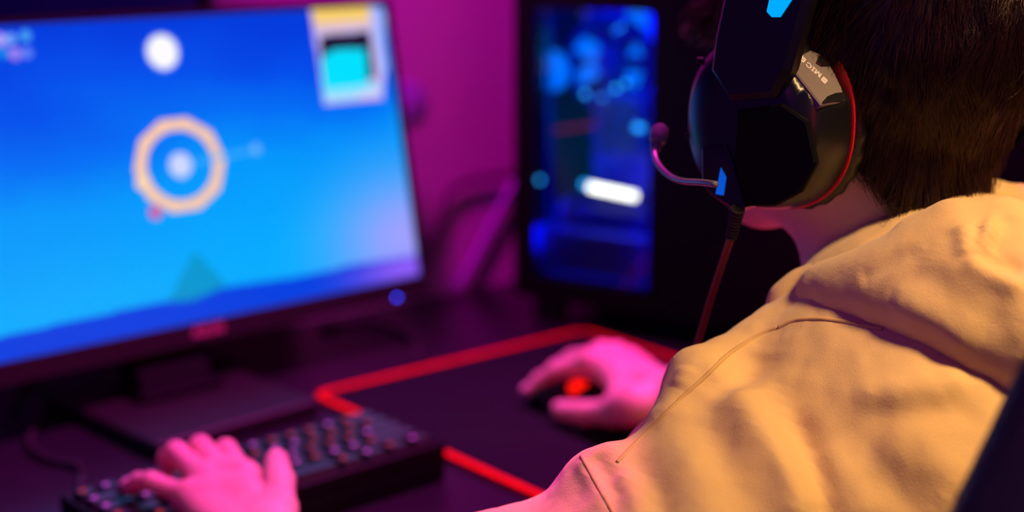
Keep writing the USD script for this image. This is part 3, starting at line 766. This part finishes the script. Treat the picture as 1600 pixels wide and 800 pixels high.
def fold(m, folds):
    """m in world coordinates; folds: (pixel line, height, width, fade at ends)"""
    v = m.vertices; nrm = meshkit.arrays(m, True)[2]; off = np.zeros(len(v))
    for line, amp, wid in folds:
        h = hits(m, line)
        if len(h) < 2: continue
        d, s = seg_dist(v, catmull(h, 5))
        off += amp * np.exp(-(d / wid) ** 2) * np.clip(np.minimum(s, 1 - s) * 5 + .25, 0, 1)
    return trimesh.Trimesh(v + nrm * off[:, None], m.faces, process=False)
cl = {'g': ('texture_coordinate', {}), 'n': ('noise_texture', {'scale': 9.0, 'detail': 5.0}), 'r': ('rgb_ramp', {'ramp': [(.3, (.70, .475, .20)), (.7, (.80, .56, .26))]}),
      'w': ('noise_texture', {'scale': 900.0, 'detail': 3.0, 'roughness': .7}), 'b': ('bump', {'strength': .6, 'distance': .0004}),
      'p': ('principled_bsdf', {'roughness': .95, 'sheen_weight': .25, 'sheen_roughness': .5, 'specular_ior_level': .15})}
M['hoodie'] = usdkit.material(stage, '/World/Looks/hoodie_fleece', cl, [('g.object', 'n.vector'), ('g.object', 'w.vector'), ('n.fac', 'r.fac'), ('r.color', 'p.base_color'), ('w.fac', 'b.height'), ('b.normal', 'p.normal')], surface='p.BSDF')
FOLDS = [([(1135, 600), (1172, 655), (1205, 715), (1240, 770), (1268, 830)], -.0105, .0140),
         ([(1228, 640), (1256, 700), (1278, 760), (1292, 830)], .0068, .0095),
         ([(1290, 650), (1345, 705), (1400, 760), (1450, 810)], .0040, .0150),
         ([(1285, 690), (1325, 750), (1355, 820)], -.0028, .0120),
         ([(1370, 690), (1440, 735), (1500, 770)], -.0030, .0150),
         ([(1330, 625), (1430, 610), (1520, 600)], -.0035, .0090), ([(1340, 655), (1440, 640), (1530, 640)], .0025, .0100),
         ([(1085, 650), (1125, 705), (1160, 790), (1172, 830)], .0022, .0120),
         ([(1050, 665), (1080, 725), (1100, 800), (1108, 830)], -.0035, .0110),
         ([(985, 705), (1020, 755), (1040, 820)], .0040, .0085),
         ([(962, 735), (990, 780), (1000, 830)], -.0030, .0075),
         ([(906, 718), (926, 748), (950, 795)], -.0018, .005),
         ([(922, 712), (948, 740), (975, 790)], .0030, .007),
         ([(1190, 548), (1160, 590), (1110, 628)], .003, .012),
         ([(1075, 575), (1068, 590), (1060, 606)], -.003, .005)]
hw = fold(to_world(hoodie), FOLDS)
hw = relax(hw, 2)
# fine puckers all over the cloth
nv = meshkit.arrays(hw, True)[2]
hw = trimesh.Trimesh(hw.vertices + nv * ((meshkit.fbm(hw.vertices * A([38, 38, 26]), 3, 9) - .5) * .0050)[:, None], hw.faces, process=False)
HFOLDS = [([(1504, 352), (1508, 376), (1512, 402)], -.003, .005), ([(1512, 402), (1550, 428), (1600, 455)], -.0035, .006),
          ([(1520, 400), (1560, 412), (1600, 420)], .003, .006), ([(1400, 420), (1450, 440), (1520, 480), (1580, 520)], .003, .012),
          ([(1390, 470), (1450, 490), (1530, 540)], -.0025, .010), ([(1530, 365), (1556, 370)], -.005, .012), ([(1574, 335), (1576, 370), (1545, 390)], .0025, .008),
          ([(1340, 440), (1380, 415), (1440, 385)], .002, .006)]
hoodw = relax(fold(to_world(hood), HFOLDS), 2)
nv = meshkit.arrays(hoodw, True)[2]
hoodw = trimesh.Trimesh(hoodw.vertices + nv * ((meshkit.fbm(hoodw.vertices * 40, 3, 4) - .5) * .0022)[:, None], hoodw.faces, process=False)
hp = obj('hoodie', hw, M['hoodie'], person, True, 'soft yellow hooded sweatshirt with folds across the back')
obj('hood', hoodw, M['hoodie'], hp, True)
M['seam'] = mat('seam_thread', (.62, .40, .15), .9)
def lift(m, pts, off=.0006):
    from scipy.spatial import cKDTree
    h = catmull(hits(m, catmull(pts, 4)), 2); k = cKDTree(m.vertices).query(h)[1]
    return [p + n * off for p, n in zip(h, meshkit.arrays(m, True)[2][k])]
sp = lift(hw, [(1214, 512), (1185, 524), (1140, 552), (1100, 590), (1060, 626), (1020, 665), (985, 700), (964, 722)])
obj('shoulder_seam', tube(sp, .0014, 8, 2), M['seam'], hp, True)
sp = lift(hw, [(1216, 512), (1246, 500), (1290, 499), (1340, 506), (1380, 514)])
if len(sp) > 2: obj('neck_seam', tube(sp, .0016, 8, 2), M['seam'], hp, True)
sp = lift(hw, [(908, 712), (922, 737), (938, 766), (954, 794), (972, 832)])
if len(sp) > 2: obj('armhole_seam', tube(sp, .0014, 8, 2), M['seam'], hp, True)
# ------------------------------------------------------------------ hair
def hair_base(h):
    I3 = np.eye(3)
    d = ell(h, (0, -.012, .037), I3, (.0775, .099, .090))
    d = smin(d, cap(h, (0, -.022, -.03), (0, -.024, -.10), .050, .046), .03)
    return d
def hairline(h):
    f, l = h[:, 1], np.abs(h[:, 0])
    vb = np.interp(f, [-.10, -.075, -.050, -.015, .012, .032, .060, .11], [-.104, -.086, -.052, -.016, -.016, -.012, .022, .028])
    return vb - h[:, 2]
def hair_sdf(p):
    h = head_local(p)
    th = np.interp(h[:, 2], [-.10, -.05, .02, .10, .16], [.004, .010, .014, .018, .024])
    lump = (meshkit.fbm(h * A([34, 34, 22]), 3, 21) - .5) * .012
    d = np.minimum(hair_base(h) * HS, skin_sdf(p, False)) - th - lump
    return smax(d, hairline(h) * HS + lump * .8, .012)
hairm = iso(hair_sdf, HC - A([.13, .15, .14]), HC + A([.13, .15, .19]), .0036)
hn = {'p': ('principled_bsdf', {'base_color': (.010, .004, .003), 'roughness': .5, 'specular_ior_level': .4})}
M['hair'] = usdkit.material(stage, '/World/Looks/dark_brown_hair', hn, [], surface='p.BSDF')
hair = obj('hair', to_world(hairm), M['hair'], person, True, 'short tousled dark brown hair')
def strands(n, seed):
    r = np.random.default_rng(seed)
    tri = hairm.vertices[hairm.faces]; ar = np.linalg.norm(np.cross(tri[:, 1] - tri[:, 0], tri[:, 2] - tri[:, 0]), axis=1)
    k = r.choice(len(tri), n, p=ar / ar.sum()); a, b = r.random((2, n)); s = a + b > 1; a[s], b[s] = 1 - a[s], 1 - b[s]
    p = tri[k, 0] + a[:, None] * (tri[k, 1] - tri[k, 0]) + b[:, None] * (tri[k, 2] - tri[k, 0])
    h = head_local(p); crown = A([.012, -.062, .112])
    grow = r.uniform(.6, 1.25, n) * .0062; P = [p]; lift_ = r.uniform(.0, .0045, n)
    e = 8e-4
    for i in range(8):
        g = np.stack([hair_sdf(p + e * d) - hair_sdf(p - e * d) for d in np.eye(3)], 1); g /= np.linalg.norm(g, axis=1, keepdims=True) + 1e-9
        h = head_local(p); o = h - crown; near = np.exp(-(np.linalg.norm(o, axis=1) / .075) ** 2)[:, None]
        o /= np.linalg.norm(o, axis=1, keepdims=True) + 1e-9
        sw = np.cross(A([0, -.5, 1.0]), o)
        ns = np.stack([meshkit.fbm(P[0] * 42 + 7 * q, 2, 50 + q) - .5 for q in range(3)], 1)
        d = o @ HR3 + near * (sw @ HR3) * .9 + A([0, 0, -.55]) * (1 - near) + A([0, .25, 0]) * (h[:, 1:2] > 0) + ns * (1.7 + 1.8 * near) + r.normal(0, .10, (n, 3))
        d -= g * (d * g).sum(1, keepdims=True); d /= np.linalg.norm(d, axis=1, keepdims=True) + 1e-9
        p = p + d * grow[:, None]
        want = lift_ * (i + 1) / 8 * 2.2 + .0006
        p = p - g * (np.clip(hair_sdf(p), -.01, .012) - want)[:, None]
        P.append(p)
    return np.stack(P, 1)
ST = np.concatenate([strands(11000, 1)])
cv = UsdGeom.BasisCurves.Define(stage, str(hair.GetPath()) + '/hair_strands')
pts = (PO + ST.reshape(-1, 3) @ PAX - origin(person)).astype(np.float32)
cv.CreatePointsAttr(Vt.Vec3fArray.FromNumpy(pts)); cv.CreateCurveVertexCountsAttr(Vt.IntArray.FromNumpy(np.full(len(ST), ST.shape[1], np.int32)))
cv.CreateTypeAttr('linear'); cv.CreateWrapAttr('nonperiodic')
cv.CreateWidthsAttr(Vt.FloatArray.FromNumpy(np.tile(np.linspace(.00042, .00012, ST.shape[1]), len(ST)).astype(np.float32))); cv.SetWidthsInterpolation('vertex')
hs = {'p': ('principled_bsdf', {'base_color': (.015, .0045, .003), 'roughness': .36, 'specular_ior_level': .6, 'specular_tint': (1.0, .75, .6)})}
M['strand'] = usdkit.material(stage, '/World/Looks/hair_strand', hs, [], surface='p.BSDF')
UsdShade.MaterialBindingAPI.Apply(cv.GetPrim()).Bind(M['strand'])
tag(cv, None, None, None, 'stuff')

# ------------------------------------------------------------------ headset
CC = A([.0400, 1.0845])                                   # middle of the left cup: forward, up
headset = thing('headset', 'black gaming headset with red trim and boom microphone worn over dark hair', 'headset', Q(0, CC[0], CC[1]))
def fl(px, py, l):
    q = PP(px, py, Q(l, 0, 0), PLF) - PO; return A([q @ PF, q[2]])
def P3(px, py, l): f_, v_ = fl(px, py, l); return Q(l, f_, v_)
quad = A([P3(1234, 106, .1125), P3(1280, 166, .1105), P3(1318, 156, .0845), P3(1290, 96, .0830)])
pc_ = quad.mean(0); pn = np.linalg.svd(quad - pc_)[2][2]; pn = pn if pn @ (EYE - pc_) > 0 else -pn
pu = unit(PP(1285, 130, pc_, pn) - PP(1253, 91, pc_, pn)); pv = np.cross(pn, pu)
def cup_loft(side, levels, name, m, rx=.0520, ry=.0520, e=2.25, nseg=64, label=None, smooth=40):
    """rings of a rounded outline; levels: (distance from the head's middle plane, scale, shift forward, shift up)"""
    a = np.linspace(0, 2 * np.pi, nseg, endpoint=False)
    x = rx * np.sign(np.cos(a)) * np.abs(np.cos(a)) ** (2 / e); y = ry * np.sign(np.sin(a)) * np.abs(np.sin(a)) ** (2 / e)
    V = [np.stack([np.full(nseg, side * l), CC[0] + x * s + df, CC[1] + y * s + du], 1) for l, s, df, du in levels]
    F = []
    for i in range(len(V) - 1):
        for j in range(nseg):
            k = (j + 1) % nseg; F += [[i * nseg + j, i * nseg + k, (i + 1) * nseg + k], [i * nseg + j, (i + 1) * nseg + k, (i + 1) * nseg + j]]
    n0 = len(V) * nseg; V = np.vstack(V + [V[0].mean(0)[None], V[-1].mean(0)[None]]); e0 = (len(levels) - 1) * nseg
    for j in range(nseg):
        k = (j + 1) % nseg; F += [[n0, k, j], [n0 + 1, e0 + j, e0 + k]]
    t = trimesh.Trimesh(V, A(F), process=False)
    if t.volume < 0: t.invert()
    w = to_world(t)
    if w.volume < 0: w.invert()
    if name == 'ear_cup':                                    # the flat rear facet that carries the panel
        n_ = (pn @ PAX.T) * A([side, 1, 1]); c_ = loc(pc_) * A([side, 1, 1])
        nw = n_ @ PAX; cw = PO + c_ @ PAX
        w = m3.Manifold(m3.Mesh(A(w.vertices, np.float32), A(w.faces, np.uint32))).trim_by_plane(tuple(-nw), float(-nw @ cw) + .0004)
    return obj(name, w, m, headset, smooth, label)
M['leather'] = mat('ear_cushion_leather', (.010, .009, .009), .4, bump=(90, .0010))
M['shell'] = mat('headset_shell', (.006, .006, .009), .32, bump=(900, .00003), specular_ior_level=.5)
for s in (1, -1):
    cup_loft(s, [(.0795, .99, 0, 0), (.0880, 1.0, 0, 0), (.098, .970, -.0005, 0), (.106, .909, -.00225, 0), (.112, .822, -.0047, 0), (.1155, .692, -.0060, 0), (.1175, .548, -.0085, 0)], 'ear_cup', M['shell'], smooth=35)
    cup_loft(s, [(.0774, .985, 0, 0), (.0778, 1.010, -.0002, 0), (.0792, 1.013, -.0002, 0), (.0798, .985, 0, 0)], 'red_trim', M['red'], smooth=30, label='thin red ring between cup and cushion')
    # padded ring with pleats
    a = np.linspace(0, 2 * np.pi, 96, endpoint=False); b = np.linspace(0, 2 * np.pi, 16, endpoint=False)
    V = []
    for q in a:
        pl = 1 + .06 * math.sin(26 * q) * 1 + .04 * math.sin(11 * q + 1)
        for t in b:
            rr = 1 - .20 + .24 * math.cos(t)
            ax_, ay_ = .0505 * rr * np.sign(np.cos(q)) * abs(np.cos(q)) ** .9, .0520 * rr * np.sign(np.sin(q)) * abs(np.sin(q)) ** .9
            V.append([s * (.0685 + .0092 * math.sin(t) * pl), CC[0] - .001 + ax_ * (1 + .012 * math.sin(26 * q)), CC[1] + ay_ * (1 + .012 * math.sin(26 * q))])
    F = []
    for i in range(96):
        for j in range(16):
            i2, j2 = (i + 1) % 96, (j + 1) % 16
            F += [[i * 16 + j, i2 * 16 + j, i2 * 16 + j2], [i * 16 + j, i2 * 16 + j2, i * 16 + j2]]
    t = to_world(trimesh.Trimesh(A(V), A(F), process=False))
    if t.volume < 0: t.invert()
    obj('ear_cushion', t, M['leather'], headset, True)
def plate(side, poly, l, depth, bevel, name, m, label=None, par=None):
    """a flat plate lying on the outside of a cup; poly in (forward, up)"""
    w = prism(poly, PO, PF, UP, PLF * side, depth, bevel, l)
    return obj(name, w, m, par if par is not None else headset, 25, label)
ARM = [(.043, 1.185), (.0455, 1.160), (.0545, 1.134), (.0570, 1.1145), (.0425, 1.0985), (.0115, 1.1030), (.0016, 1.1185), (-.0085, 1.156), (-.0085, 1.185)]
BLK = [tuple(fl(x, y, .121)) for x, y in ((1093, 229), (1130, 227), (1140, 250), (1160, 325), (1148, 333), (1128, 321), (1106, 305), (1093, 288))]
LOW = [tuple(fl(x, y, .119)) for x, y in ((1152, 172), (1222, 162), (1262, 190), (1276, 255), (1252, 300), (1212, 322), (1168, 322), (1148, 250))]
for s in (1, -1):
    plate(s, ARM, .1135, .0095, .0035, 'yoke_arm', M['shell'])
    plate(s, BLK, .1060, .0150, .0025, 'side_block', M['shell'])
    plate(s, LOW, .1165, .0035, .0012, 'face_plate', M['blackmat'])
# band over the crown: padded strip joining the two arms
ps = [(.1195, 1.180), (.1165, 1.197), (.104, 1.219), (.080, 1.237), (.045, 1.248), (0, 1.252)]
ps = catmull([(s * l, z) for s, part in ((1, ps), (-1, ps[-2::-1])) for l, z in part], 5)
def band(th, wid, off):
    V = []; n = len(ps); tg = np.gradient(ps, axis=0); tg /= np.linalg.norm(tg, axis=1, keepdims=True)
    sec = [(x, y) for x, y in Polygon([(-wid, -th), (wid, -th), (wid, th), (-wid, th)]).buffer(-th * .7).buffer(th * .7, 3).exterior.coords[:-1]]
    for (l, z), (tl, tz) in zip(ps, tg):
        nl, nz = -tz, tl
        if nz < 0 and abs(l) < .05: nl, nz = -nl, -nz
        if nl * l < 0: nl, nz = -nl, -nz
        for x, y in sec: V.append([l + nl * (y + off), .0175 + x, z + nz * (y + off)])
    k = len(sec); F = []
    for i in range(n - 1):
        for j in range(k):
            j2 = (j + 1) % k; F += [[i * k + j, i * k + j2, (i + 1) * k + j2], [i * k + j, (i + 1) * k + j2, (i + 1) * k + j]]
    F += [[0, j + 1, j] for j in range(1, k - 1)] + [[(n - 1) * k, (n - 1) * k + j, (n - 1) * k + j + 1] for j in range(1, k - 1)]
    t = to_world(trimesh.Trimesh(A(V), A(F), process=False)); 
    if t.volume < 0: t.invert()
    return t
obj('headband', band(.003, .0245, .0), M['shell'], headset, 30)
obj('headband_pad', band(.006, .0215, -.0095), M['leather'], headset, 30)
M['hled'] = glow('headset_blue_light', s2l((0, 165, 255)), 1.1)
M['hled2'] = glow('headset_blue_light_dim', s2l((12, 95, 235)), .75)
led = [tuple(fl(x, y, .124)) for x, y in ((1204, -14), (1197, 18), (1205, 27), (1218, 27), (1236, 0), (1245, -14))]
led2 = [tuple(fl(x, y, .121)) for x, y in ((1127, 262), (1119, 303), (1131, 305), (1135, 277))]
for s in (1, -1):
    plate(s, led, .1215, .0026, .0005, 'arm_light', M['hled'], 'glowing blue window in the arm')
    plate(s, led2, .1195, .0026, .0005, 'block_light', M['hled2'], 'small slanted blue light')
# screws in the front shell
for px, py, l in ((1074, 212, .104), (1091, 94, .104)):
    f_, v_ = fl(px, py, l); c = Q(l, f_, v_)
    obj('screw', lathe([(0, .001), (.0016, .001), (.0018, 0), (.0018, -.003), (0, -.003)], c, unit(PLF * .7 + PF * .7), 12), M['rubber'], headset, True)
# grey control panel on the rear rim, its lettering, wheel and thumb notch
def puvp(px, py): q = PP(px, py, pc_, pn) - pc_; return (q @ pu, q @ pv)
pan = [puvp(*c) for c in ((1234, 106), (1240, 96), (1250, 88), (1265, 80), (1280, 86), (1292, 98), (1303, 117), (1313, 138), (1319, 157), (1312, 161), (1281, 166))]
panel = obj('control_panel', prism(Polygon(pan), pc_, pu, pv, pn, .012, .0008, -.0108), M['grey'], headset, 20, 'grey panel on the rear of the cup lettered MIC')
whl = [puvp(*c) for c in ((1272, 101), (1277, 89), (1290, 99), (1297, 104), (1290, 106), (1280, 106))]
obj('volume_wheel', prism(Polygon(whl).convex_hull, pc_, pu, pv, pn, .0022, .0004, .0), M['gloss'], panel, 20)
nt = [puvp(*c) for c in ((1283, 163), (1291, 154), (1303, 149), (1313, 148), (1317, 155), (1313, 159), (1300, 160))]
obj('thumb_notch', prism(Polygon(nt).buffer(.0005), pc_, pu, pv, pn, .0006, 0, .0010), M['gloss'], panel, 20)
def letter(m, c0_, c1_, h):
    """lettering whose baseline runs from pixel c0_ to pixel c1_ on the panel"""
    a, b = A(puvp(*c0_)), A(puvp(*c1_)); d = unit(np.r_[b - a, 0])[:2]; nrm = A([-d[1], d[0]])
    w = m.bounds[1, 0] - m.bounds[0, 0]; sx_ = np.linalg.norm(b - a) / w
    q = a + (m.vertices[:, :1] - m.bounds[0, 0]) * sx_ * d + m.vertices[:, 1:2] * nrm
    m = m.copy(); m.vertices = pc_ + q[:, :1] * pu + q[:, 1:2] * pv + (m.vertices[:, 2:] + .0011) * pn
    if m.volume < 0: m.invert()
    return m
M['print'] = mat('white_lettering', (.92, .86, .82), .5)
obj('lettering', letter(meshkit.text_mesh('MIC', .0040, .0003, True), (1281.5, 118), (1259.5, 98.5), .004), M['print'], panel, False, 'white lettering MIC')
def mark(c0_, c1_, h, bars):
    a, b = A(puvp(*c0_)), A(puvp(*c1_)); d = (b - a); L_ = np.linalg.norm(d); d /= L_; nrm = A([-d[1], d[0]])
    q = [a, b, b + nrm * h, a + nrm * h]; p_ = Polygon(q)
    for t in bars: p_ = p_.difference(LineString([a + d * L_ * t + nrm * h * .2, a + d * L_ * t + nrm * h * .8]).buffer(.00016, cap_style=2))
    return prism(p_, pc_, pu, pv, pn, .0003, 0, .0011)
obj('mark', mark((1291, 128), (1284.5, 121.5), .0046, (.35, .68)), M['print'], panel, False)
obj('mark', mark((1257.5, 95.5), (1251.5, 89.5), .0046, (.3, .6)), M['print'], panel, False)
# boom microphone
M['boom'] = mat('microphone_plastic', (.20, .18, .20), .3)
bmz = [W(1118, 288, .800), W(1098, 285, .815), W(1068, 283, .845), W(1046, 275, .868), W(1029, 258, .885), W(1022.5, 242, .895), W(1023, 228, .900)]
obj('microphone_boom', tube(bmz, .0019, 10, 6), M['boom'], headset, True)
mt = unit(W(1031, 200, .905) - W(1023, 230, .900))
m0_ = W(1024, 233, .900)
obj('microphone_joint', lathe([(0, -.0012), (.0030, -.0010), (.0034, .0010), (.0034, .0030), (.0024, .0040), (0, .0040)], m0_, mt, 20), M['boom'], headset, 40)
obj('microphone_head', lathe([(0, .0042), (.0032, .0042), (.0046, .0052), (.0052, .0070), (.0054, .0120), (.0050, .0150), (.0030, .0166), (0, .0170)], m0_, mt, 24), M['boom'], headset, 40)
# cord with its ribbed sleeve
s0, s1 = W(1153, 326, .835), W(1142, 372, .850)
n_ = 9
ribs = []
for k in range(n_):
    t0, t1 = k / n_, (k + .62) / n_
    ribs.append(tube([s0 * (1 - t0) + s1 * t0, s0 * (1 - t1) + s1 * t1], .0042 - .0008 * t0, 14, smooth=False))
obj('cord_sleeve', cat(tube([s0, s1], [.0034, .0027], 12, smooth=False), *ribs), M['rubber'], headset, 30)
cpts = [s1, W(1131, 405, .868), W(1113, 460, .892), W(1098, 510, .915), W(1085, 556, .935), W(1072, 610, .955), W(1062, 680, .975)]
cpts[-1][2] = max(cpts[-1][2], .80)
cpts += [Q(.10, .18, .735) * A([1, 1, 0]) + UP * .70]
M['braid'] = mat('braided_cord', (.16, .010, .010), .45, bump=(1500, .0003))
so = unit(np.cross(UP, FWD)) * .0011
obj('cord', tube([p + so for p in cpts], .0012, 8, 6), M['braid'], headset, True, 'dark red braided cord')
obj('cord', tube([p - so for p in cpts], .0012, 8, 6), M['braid'], headset, True, 'dark red braided cord')

# ------------------------------------------------------------------ mouse
md = unit((W(828, 609, 1.43) - W(1052, 626, 1.325)) * A([1, 1, 0])); mx = A([md[1], -md[0], 0])   # forward, to the right
mc = PZ(905, 622, DESK + .02); mc = A([*(mc + mx * .010)[:2], DESK + .0042])
mouse = thing('mouse', 'black gaming mouse glowing red under the right hand', 'mouse', mc)
def mouse_sdf(p):
    q = p
    d = ell(q, (0, -.014, .008), np.eye(3), (.032, .045, .0245))
    d = smin(d, cap(q, (-.017, .046, .010), (.017, .046, .010), .0105), .03)
    d = smin(d, cap(q, (-.018, .02, .011), (.018, .02, .011), .0125), .02)
    d = smax(d, -cap(q, (-.037, -.02, .017), (-.037, .015, .017), .010), .006)
    return smax(d, -(q[:, 2] - .0008), .003)
mm_ = iso(mouse_sdf, (-.05, -.075, -.005), (.05, .075, .05), .0022)
def mw(p): return mc + A(p) @ A([mx, md, UP])
q = mm_.copy(); q.vertices = mw(q.vertices); obj('shell', q, M['black'], mouse, True)
obj('button_gap', box_axes(mw((0, .036, .0205)), [mx, md, UP], [.0004, .020, .0012]), M['rubber'], mouse)
obj('scroll_wheel', lathe([(0, -.003), (.0085, -.003), (.0095, -.002), (.0095, .002), (.0085, .003), (0, .003)], mw((0, .036, .0155)), mx, 28), M['rubber'], mouse, 30)
M['rled'] = glow('mouse_red_light', s2l((255, 18, 8)), 1.5)
lp = hits(q, [(905, 606)])
lg = trimesh.creation.icosphere(3, 1.0)
nrm_ = unit(unit(EYE - lp[0]) * .6 + UP * .5)
la = unit(np.cross(UP, nrm_)); lb = np.cross(nrm_, la)
lg.vertices = lp[0] - nrm_ * .0005 + lg.vertices @ A([la * .0105, lb * .0095, nrm_ * .0022])
obj('red_light', lg, M['rled'], mouse, True, 'round glowing red light on the hump')

# ------------------------------------------------------------------ trousers and shoes
def trouser_sdf(p):
    d = cap(p, (-.075, -.005, .535), (.075, -.005, .535), .105)
    for s in (-1, 1):
        d = smin(d, chain(p, [(s * .085, .02, .535), (s * .115, .40, .535), (s * .125, .37, .13)], [.085, .064, .050], .04), .05)
    return d
M['denim'] = mat('dark_denim', (.02, .022, .04), .85, noise=(60, .3))
obj('trousers', to_world(iso(trouser_sdf, (-.25, -.16, .06), (.25, .52, .68), .008)), M['denim'], person, True)
for s in (-1, 1):
    def shoe(p): 
        return smax(smin(cap(p, (s * .125, .345, .055), (s * .135, .50, .04), .046, .040), cap(p, (s * .125, .36, .07), (s * .125, .37, .14), .045), .03), -(p[:, 2] - .002), .004)
    obj('shoe', to_world(iso(shoe, (s * .125 - .08, .26, -.01), (s * .125 + .09, .58, .20), .006)), M['blackmat'], person, True)

# ------------------------------------------------------------------ chair
chair = thing('gaming_chair', 'dark padded gaming chair with a rounded back behind the person', 'chair', Q(0, .02, 0))
M['chair'] = mat('chair_vinyl', (.013, .012, .016), .55, bump=(300, .0003))
def blob(pts, rs, k, lo_, hi_, h=.008):
    return iso(lambda p: chain(p, pts, rs, k), lo_, hi_, h)
def back_sdf(p):
    q = p - A([0, -.232, .80], np.float32)
    lean = q[:, 1] + .12 * q[:, 2]                           # leans back
    w = np.interp(p[:, 2], [.45, .70, .90, .97, 1.03, 1.085], [.245, .285, .295, .285, .260, .20])
    x = np.abs(q[:, 0]) - w
    z = np.maximum(.48 - p[:, 2], p[:, 2] - 1.085)
    y = np.abs(lean + .0 - .10 * (q[:, 0] ** 2) * 4) - .030
    a = np.stack([x, y, z], 1) + .026
    return np.linalg.norm(np.maximum(a, 0), axis=1) + np.minimum(a.max(1), 0) - .026
backm = iso(back_sdf, (-.345, -.40, .42), (.345, -.08, 1.33), .0075)
obj('backrest', to_world(backm), M['chair'], chair, True)
def seat_sdf(p):
    a = np.abs(p - A([0, .05, .39], np.float32)) - A([.245, .245, .042], np.float32) + .035
    return np.linalg.norm(np.maximum(a, 0), axis=1) + np.minimum(a.max(1), 0) - .035
obj('seat', to_world(iso(seat_sdf, (-.28, -.23, .32), (.28, .33, .46), .008)), M['chair'], chair, True)
obj('hinge_bracket', rbox(Q(0, -.20, .40), [PLF, PF, UP], [.07, .05, .02], .006), M['steel'], chair)
obj('gas_column', lathe([(0, .13), (.034, .13), (.034, .24), (.021, .245), (.021, .345), (0, .345)], Q(0, .02, 0), (0, 0, 1), 28), M['steel'], chair, 30)
for k in range(5):
    a = 2 * np.pi * k / 5 + .3; d_ = PLF * math.cos(a) + PF * math.sin(a); o_ = Q(0, .02, 0)
    leg = obj('leg', m3.Manifold.batch_hull([m3.Manifold.sphere(r_, 10).translate(tuple(o_ + d_ * t + np.cross(UP, d_) * w_ + UP * z)) for t, z, r_, wd in ((.0, .125, .016, .022), (.0, .105, .014, .022), (.30, .085, .010, .014)) for w_ in (-wd, wd)]), M['blackmat'], chair)
    obj('castor', lathe([(0, -.022), (.024, -.022), (.028, -.016), (.028, .016), (.024, .022), (0, .022)], o_ + d_ * .30 + UP * .0285, np.cross(UP, d_), 24), M['rubber'], leg, 30)
